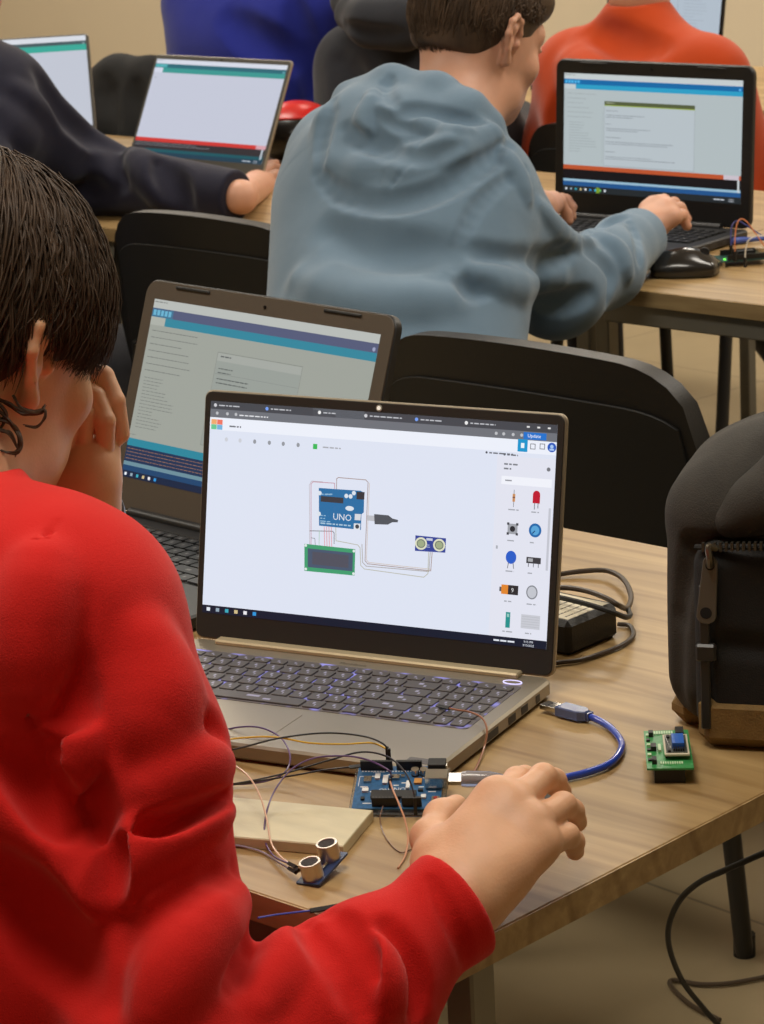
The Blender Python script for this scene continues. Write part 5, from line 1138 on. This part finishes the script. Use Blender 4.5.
    cr([(540, 205), (556, 225), (575, 240), (590, 240)], .010, .4, .018, True); cr([(583, 246), (600, 256), (612, 275), (610, 300)], .013, .5, .022); cr([(600, 236), (618, 250), (628, 275)], .012, .3, .02, True)
    cr([(592, 232), (606, 222), (622, 216)], .010, .5, .016); cr([(628, 222), (638, 240), (640, 262)], .008, .45, .012)
    cr([(530, 300), (560, 305), (590, 295)], .012, .35, .022); cr([(330, 230), (380, 250), (440, 250)], .018, .22, .04); cr([(300, 280), (370, 300), (450, 300)], .018, .22, .04, True)
    cr([(505, 150), (520, 175), (528, 200)], .009, .35, .016, True)
    s.folds(F)
    cut_end(s, W+ad*.0, ad); s.cone(W-ad*.03, W+ad*.03, .027, .027, .006, True)
    cut_end(s, W2-unit(W2-E2)*.01, W2-E2, .06)
    s.cone(N, G(0, -.01, -.03), .062, .068, .012, True); s.rbox((H[0], H[1], .38), (.4, .4, .19), .001, k=.01, sub=True)
    garment(p, 'hoodie', s, GC, .0034)
    legs(p, V3(H[0], H[1], .54), V3(0, 1, 0), V3(1, 0, 0), cloth('black_trousers', (26, 26, 28)))
    HM = hairm('brown_hair', (72, 56, 42), None)
    bs = SDF(); E_ = lambda q, r, k=.02, sub=False: bs.ell(c+R@V3(*q), r, R, k, sub)
    E_((0, -.014, .038), (.080, .098, .090)); E_((0, -.050, .0), (.062, .048, .06), .03); E_((0, .05, .075), (.062, .05, .035), .03)
    E_((0, .085, -.02), (.10, .07, .075), .01, True); E_((.10, .012, -.035), (.045, .040, .045), .012, True); E_((-.10, .012, -.035), (.045, .040, .045), .012, True); E_((0, -.05, -.075), (.09, .09, .045), .015, True)
    th1 = lambda ph: float(np.interp(abs(ph), [0, .6, 1.2, 1.55, 1.8, 2.4, 3.15], [1.34, 1.34, 1.55, 1.52, 1.95, 2.36, 2.45]))
    hair_strands(p, 'hair', c, R, (.081, .099, .092), V3(0, -.014, .036), 6500, (.02, 2.1), th1, HM, .0007, (-.004, .006), .003, 9, 7, bs)
grey_person()

# ================= the others further back
def far_person(label, base, cl, c, a, pitch, N, SL, SR, H, armR, armL, hair, vox=.0055, top='sweatshirt', folds=None, hood=None, handR=None, fwd=(0, 1, 0), hstr=1500, hood_sdf=None, foot=.02):
    p = Person('person', label, base); R = frame(a, pitch)
    s = SDF(); G = head_sdf(s, c, R, N, .054); add_part(p, s, .0035)
    s = SDF(); torso_sdf(s, SL, SR, N-V3(0, 0, .06), H, -.018); s.chain([SR]+armR, [.045, .038, .026][:1+len(armR)], .03); s.chain([SL]+armL, [.045, .038, .026][:1+len(armL)], .03); add_part(p, s, .012)
    if handR: small_hand(p, None, unit(armR[-1]-armR[-2]), *handR, armR[-1], h=.0025)
    else:
        for arm in (armR,):
            if len(arm) > 1:
                W = arm[-1]; d = unit(W-arm[-2]); z = V3(0, 0, 1); sd = unit(np.cross(d, z)); s = SDF()
                for q in (-1.5, -.5, .5, 1.5): s.cone(W, W+d*.08+sd*q*.019, .018, .011, .02); s.chain([W+d*.08+sd*q*.019, W+d*.12+sd*q*.021, W+d*.145+sd*q*.021-z*.02], [.0105, .009, .0075], .004)
                s.chain([W, W+d*.045-sd*.035, W+d*.085-sd*.045-z*.01], [.017, .012, .009], .01); add_part(p, s, .003)
    W = armL[-1]; d = unit(W-armL[-2]); z = V3(0, 0, 1); sd = unit(np.cross(d, z)); s = SDF()
    for q in (-1.5, -.5, .5, 1.5): s.cone(W, W+d*.08+sd*q*.019, .018, .011, .02); s.chain([W+d*.08+sd*q*.019, W+d*.12+sd*q*.021, W+d*.145+sd*q*.021-z*.02], [.0105, .009, .0075], .004)
    s.chain([W, W+d*.045+sd*.035, W+d*.085+sd*.045-z*.01], [.017, .012, .009], .01); add_part(p, s, .003)
    p.finish(SKINP)
    s = SDF(); torso_sdf(s, SL, SR, N-V3(0, 0, .055), H, .022, .014)
    for S0, arm in ((SR, armR), (SL, armL)): s.chain([S0]+arm, [.068, .066, .045][:1+len(arm)], .035)
    if hood_sdf: hood_sdf(s)
    if folds: s.folds(folds)
    for arm in (armR, armL): d = unit(arm[-1]-arm[-2]); cut_end(s, arm[-1]-d*.01, d, .06)
    s.cone(N, c, .058, .064, .01, True)
    s.rbox((H[0], H[1], .38), (.4, .4, .19), .001, k=.01, sub=True)
    garment(p, top, s, cl, vox); legs(p, V3(H[0], H[1], .54), V3(*fwd), V3(fwd[1], -fwd[0], 0), cloth('dark_trousers', (30, 31, 38)), foot=foot)
    HM = hairm('hair_%d' % hair[0], hair, None)
    bs = SDF(); E_ = lambda q, r, k=.02, sub=False: bs.ell(c+R@V3(*q), r, R, k, sub)
    E_((0, -.014, .038), (.080, .098, .090)); E_((0, -.050, .0), (.062, .048, .06), .03); E_((0, .085, -.02), (.10, .07, .075), .01, True); E_((.10, .012, -.035), (.045, .040, .045), .012, True); E_((-.10, .012, -.035), (.045, .040, .045), .012, True)
    th1 = lambda ph: float(np.interp(abs(ph), [0, .6, 1.2, 1.55, 1.8, 2.4, 3.15], [1.2, 1.2, 1.45, 1.45, 1.9, 2.2, 2.3]))
    hair_strands(p, 'hair', c, R, (.081, .099, .092), V3(0, -.014, .036), hstr, (.02, 1.9), th1, HM, .0012, (-.004, .007), .003, 9, 7, bs)
    return p
FR = lambda path, r=.02, depth=.45, k=.03, ridge=False: (path, r, depth, k, ridge)
# navy: right arm reaching in from the left
far_person('person in a navy sweatshirt at the left, right arm resting on the second row table', (-4.1, 3.0, 0), cloth('navy_fleece', (30, 30, 46), .2, .12),
    at(-42, -42, 4.98), .6, 15, at(-50, 40, 4.98), at(-150, 45, 5.2), at(8, 97, 4.95), at(-75, 330, 4.75),
    [at(92, 178, 5.07), atz(241, 197, TZ+.045)], [at(-60, 190, 5.5), at(40, 175, 5.8)], (46, 38, 32),
    folds=[FR([(15, 90), (45, 120), (80, 150)], ridge=True), FR([(40, 75), (70, 120), (100, 140)]), FR([(112, 135), (125, 155), (120, 185)]), FR([(130, 150), (150, 175), (160, 200)], ridge=True), FR([(160, 165), (175, 185), (185, 205)], .014), FR([(20, 150), (60, 180), (110, 195)]), FR([(0, 110), (40, 150), (70, 175)], .024, .3, .04, True)],
    handR=([(252, 178, 5.33), (260, 176, 5.32), (266, 181, 5.30), (268, 190, 5.28)], [[(266, 165, 5.38), (276, 163, 5.40)], [(272, 167, 5.37), (282, 168, 5.39)], [(276, 174, 5.34), (285, 177, 5.36)], [(277, 184, 5.31), (284, 190, 5.33)]]))
# blue
far_person('person in a bright blue sweatshirt behind the slim laptop, back turned', (-4.2, 4.45, 0), cloth('royal_blue_fleece', (28, 38, 128), .2, .15),
    at(262, -118, 6.02), .6, 15, at(258, -40, 6.0), at(196, 0, 6.12), at(316, 10, 5.90), at(256, 220, 6.15),
    [at(322, 110, 6.0), at(360, 95, 6.25)], [at(230, 100, 6.3), at(280, 90, 6.5)], (40, 32, 26), hstr=500,
    folds=[FR([(292, 0), (300, 30), (312, 70), (316, 110)], .02, .5, .03), FR([(230, 20), (262, 45), (300, 60)], .03, .3, .04)])
def hoodC(s): s.chain([at(352, 14, 5.58), at(372, 22, 5.52), at(402, 22, 5.50), at(430, 10, 5.52)], [.035, .045, .05, .035], .03); s.chain([at(350, 0, 5.64), at(380, -8, 5.6), at(420, -4, 5.6)], [.04, .04, .04], .03)
far_person('person in a charcoal hoodie seated between the blue and the orange sweatshirts', (-3.65, 4.30, 0), cloth('charcoal_fleece', (38, 40, 46), .2, .15),
    at(400, -74, 5.72), .6, 15, at(394, 10, 5.68), at(352, 62, 5.76), at(470, 78, 5.56), at(408, 270, 5.85),
    [at(500, 150, 5.7), at(520, 120, 5.95)], [at(380, 130, 5.95), at(420, 110, 6.1)], (34, 28, 24), hstr=500, top='hoodie', hood_sdf=hoodC,
    folds=[FR([(345, 25), (368, 34), (400, 34)], .016, .5, .016), FR([(340, 60), (350, 90), (345, 130)], .03, .3, .04)])
far_person('person in an orange sweatshirt behind the black laptop, seen from the back', (-3.15, 4.45, 0), cloth('orange_fleece', (176, 60, 8), .2, .2),
    at(640, -78, 5.42), .6, 15, at(638, -8, 5.42), at(572, 70, 5.54), at(712, 78, 5.32), at(646, 260, 5.5),
    [at(752, 190, 5.45), at(740, 165, 5.7)], [at(556, 150, 5.66), at(600, 160, 5.9)], (40, 30, 24), hstr=500, foot=.36,
    folds=[FR([(556, 100), (552, 130), (548, 160)], .02, .5, .03), FR([(590, 30), (620, 45), (660, 48)], .02, .25, .04), FR([(570, 60), (590, 90), (600, 130)], .03, .3, .05, True)])

# ================= chairs and things among the back rows
chair((-3.32, 4.20, 0), 0, 'black plastic chair behind the left edge of the black laptop, under the orange sweatshirt', w=.46, h=.82)
chair((-2.56, 2.52, 0), 0, 'black plastic chair under the grey-blue hoodie, hidden by the laptops', w=.40, h=.68)
chair((-5.15, 4.30, 0), 0, 'black plastic chair under the black jacket between the far laptops', w=.46, h=.86)
s = SDF(); jc = [at(92, 92, 6.25), at(120, 82, 6.20), at(152, 84, 6.15), at(190, 92, 6.1)]; s.chain(jc, [.045, .055, .055, .05], .03); s.chain([q-V3(0, 0, .2) for q in jc], [.07, .08, .08, .07], .06); s.chain([q-V3(0, .02, .1) for q in jc], [.06, .07, .07, .06], .06); s.chain([q-V3(0, 0, .36) for q in jc], [.07, .075, .075, .07], .06)
s.folds([FR([(105, 80), (108, 120), (100, 160)]), FR([(135, 85), (132, 120), (140, 150)])])
jr = bpy.data.objects.new('jacket', None); bpy.data.objects.remove(jr)
o = sdf_obj('jacket', [(s, *bounds(s), .006)], BLACKC); tag(o, 'black jacket draped over a chair between the two far laptops', 'jacket')
# unidentified rounded black and red thing behind the slim laptop
t = empty('dome', tuple(atz(298, 158, TZ)), 0, 'black and red rounded helmet behind the right edge of the slim laptop', 'dome')
hc = atz(298, 158, TZ); s = SDF(); s.ell(hc+V3(0, 0, .050), (.075, .085, .060), k=.01); s.rbox((hc[0], hc[1], TZ-.05), (.2, .2, .052), .001, k=.003, sub=True)
sdf_obj('shell', [(s, hc-.12, hc+.14, .004)], BLACKG, t)
s = SDF(); s.ell(hc+V3(.0, 0, .052), (.076, .086, .061), k=.01); s.rbox(hc+V3(0, 0, .0), (.2, .2, .084), .001, k=.003, sub=True); sdf_obj('top_panel', [(s, hc-.12, hc+.14, .003)], mat('glossy_red', (200, 34, 30), .3), t)
b = MB(); b.tube([at(x, y, 5.62)-hc for x, y in ((272, 135), (277, 131), (279, 138), (285, 140), (296, 141))], .002, 6); b.build('wire_strap', mat('grey_strap', (120, 116, 100), .4), t, smooth=True)
chair((-3.80, 2.62, 0), 0, 'black plastic chair under the navy sweatshirt, hidden by the brown hair', w=.42, h=.78)
# chair at the right edge between the rows
chair((-1.62, 2.98, 0), R_(8), 'black chair cut off by the right edge, between the front and second rows', w=.46, h=.84)
vs_ = SC.view_settings; vs_.view_transform = 'Standard'; vs_.look = 'None'; vs_.gamma = 1; vs_.use_curve_mapping = False; vs_.exposure = EXPOSURE
SC.display_settings.display_device = 'sRGB'
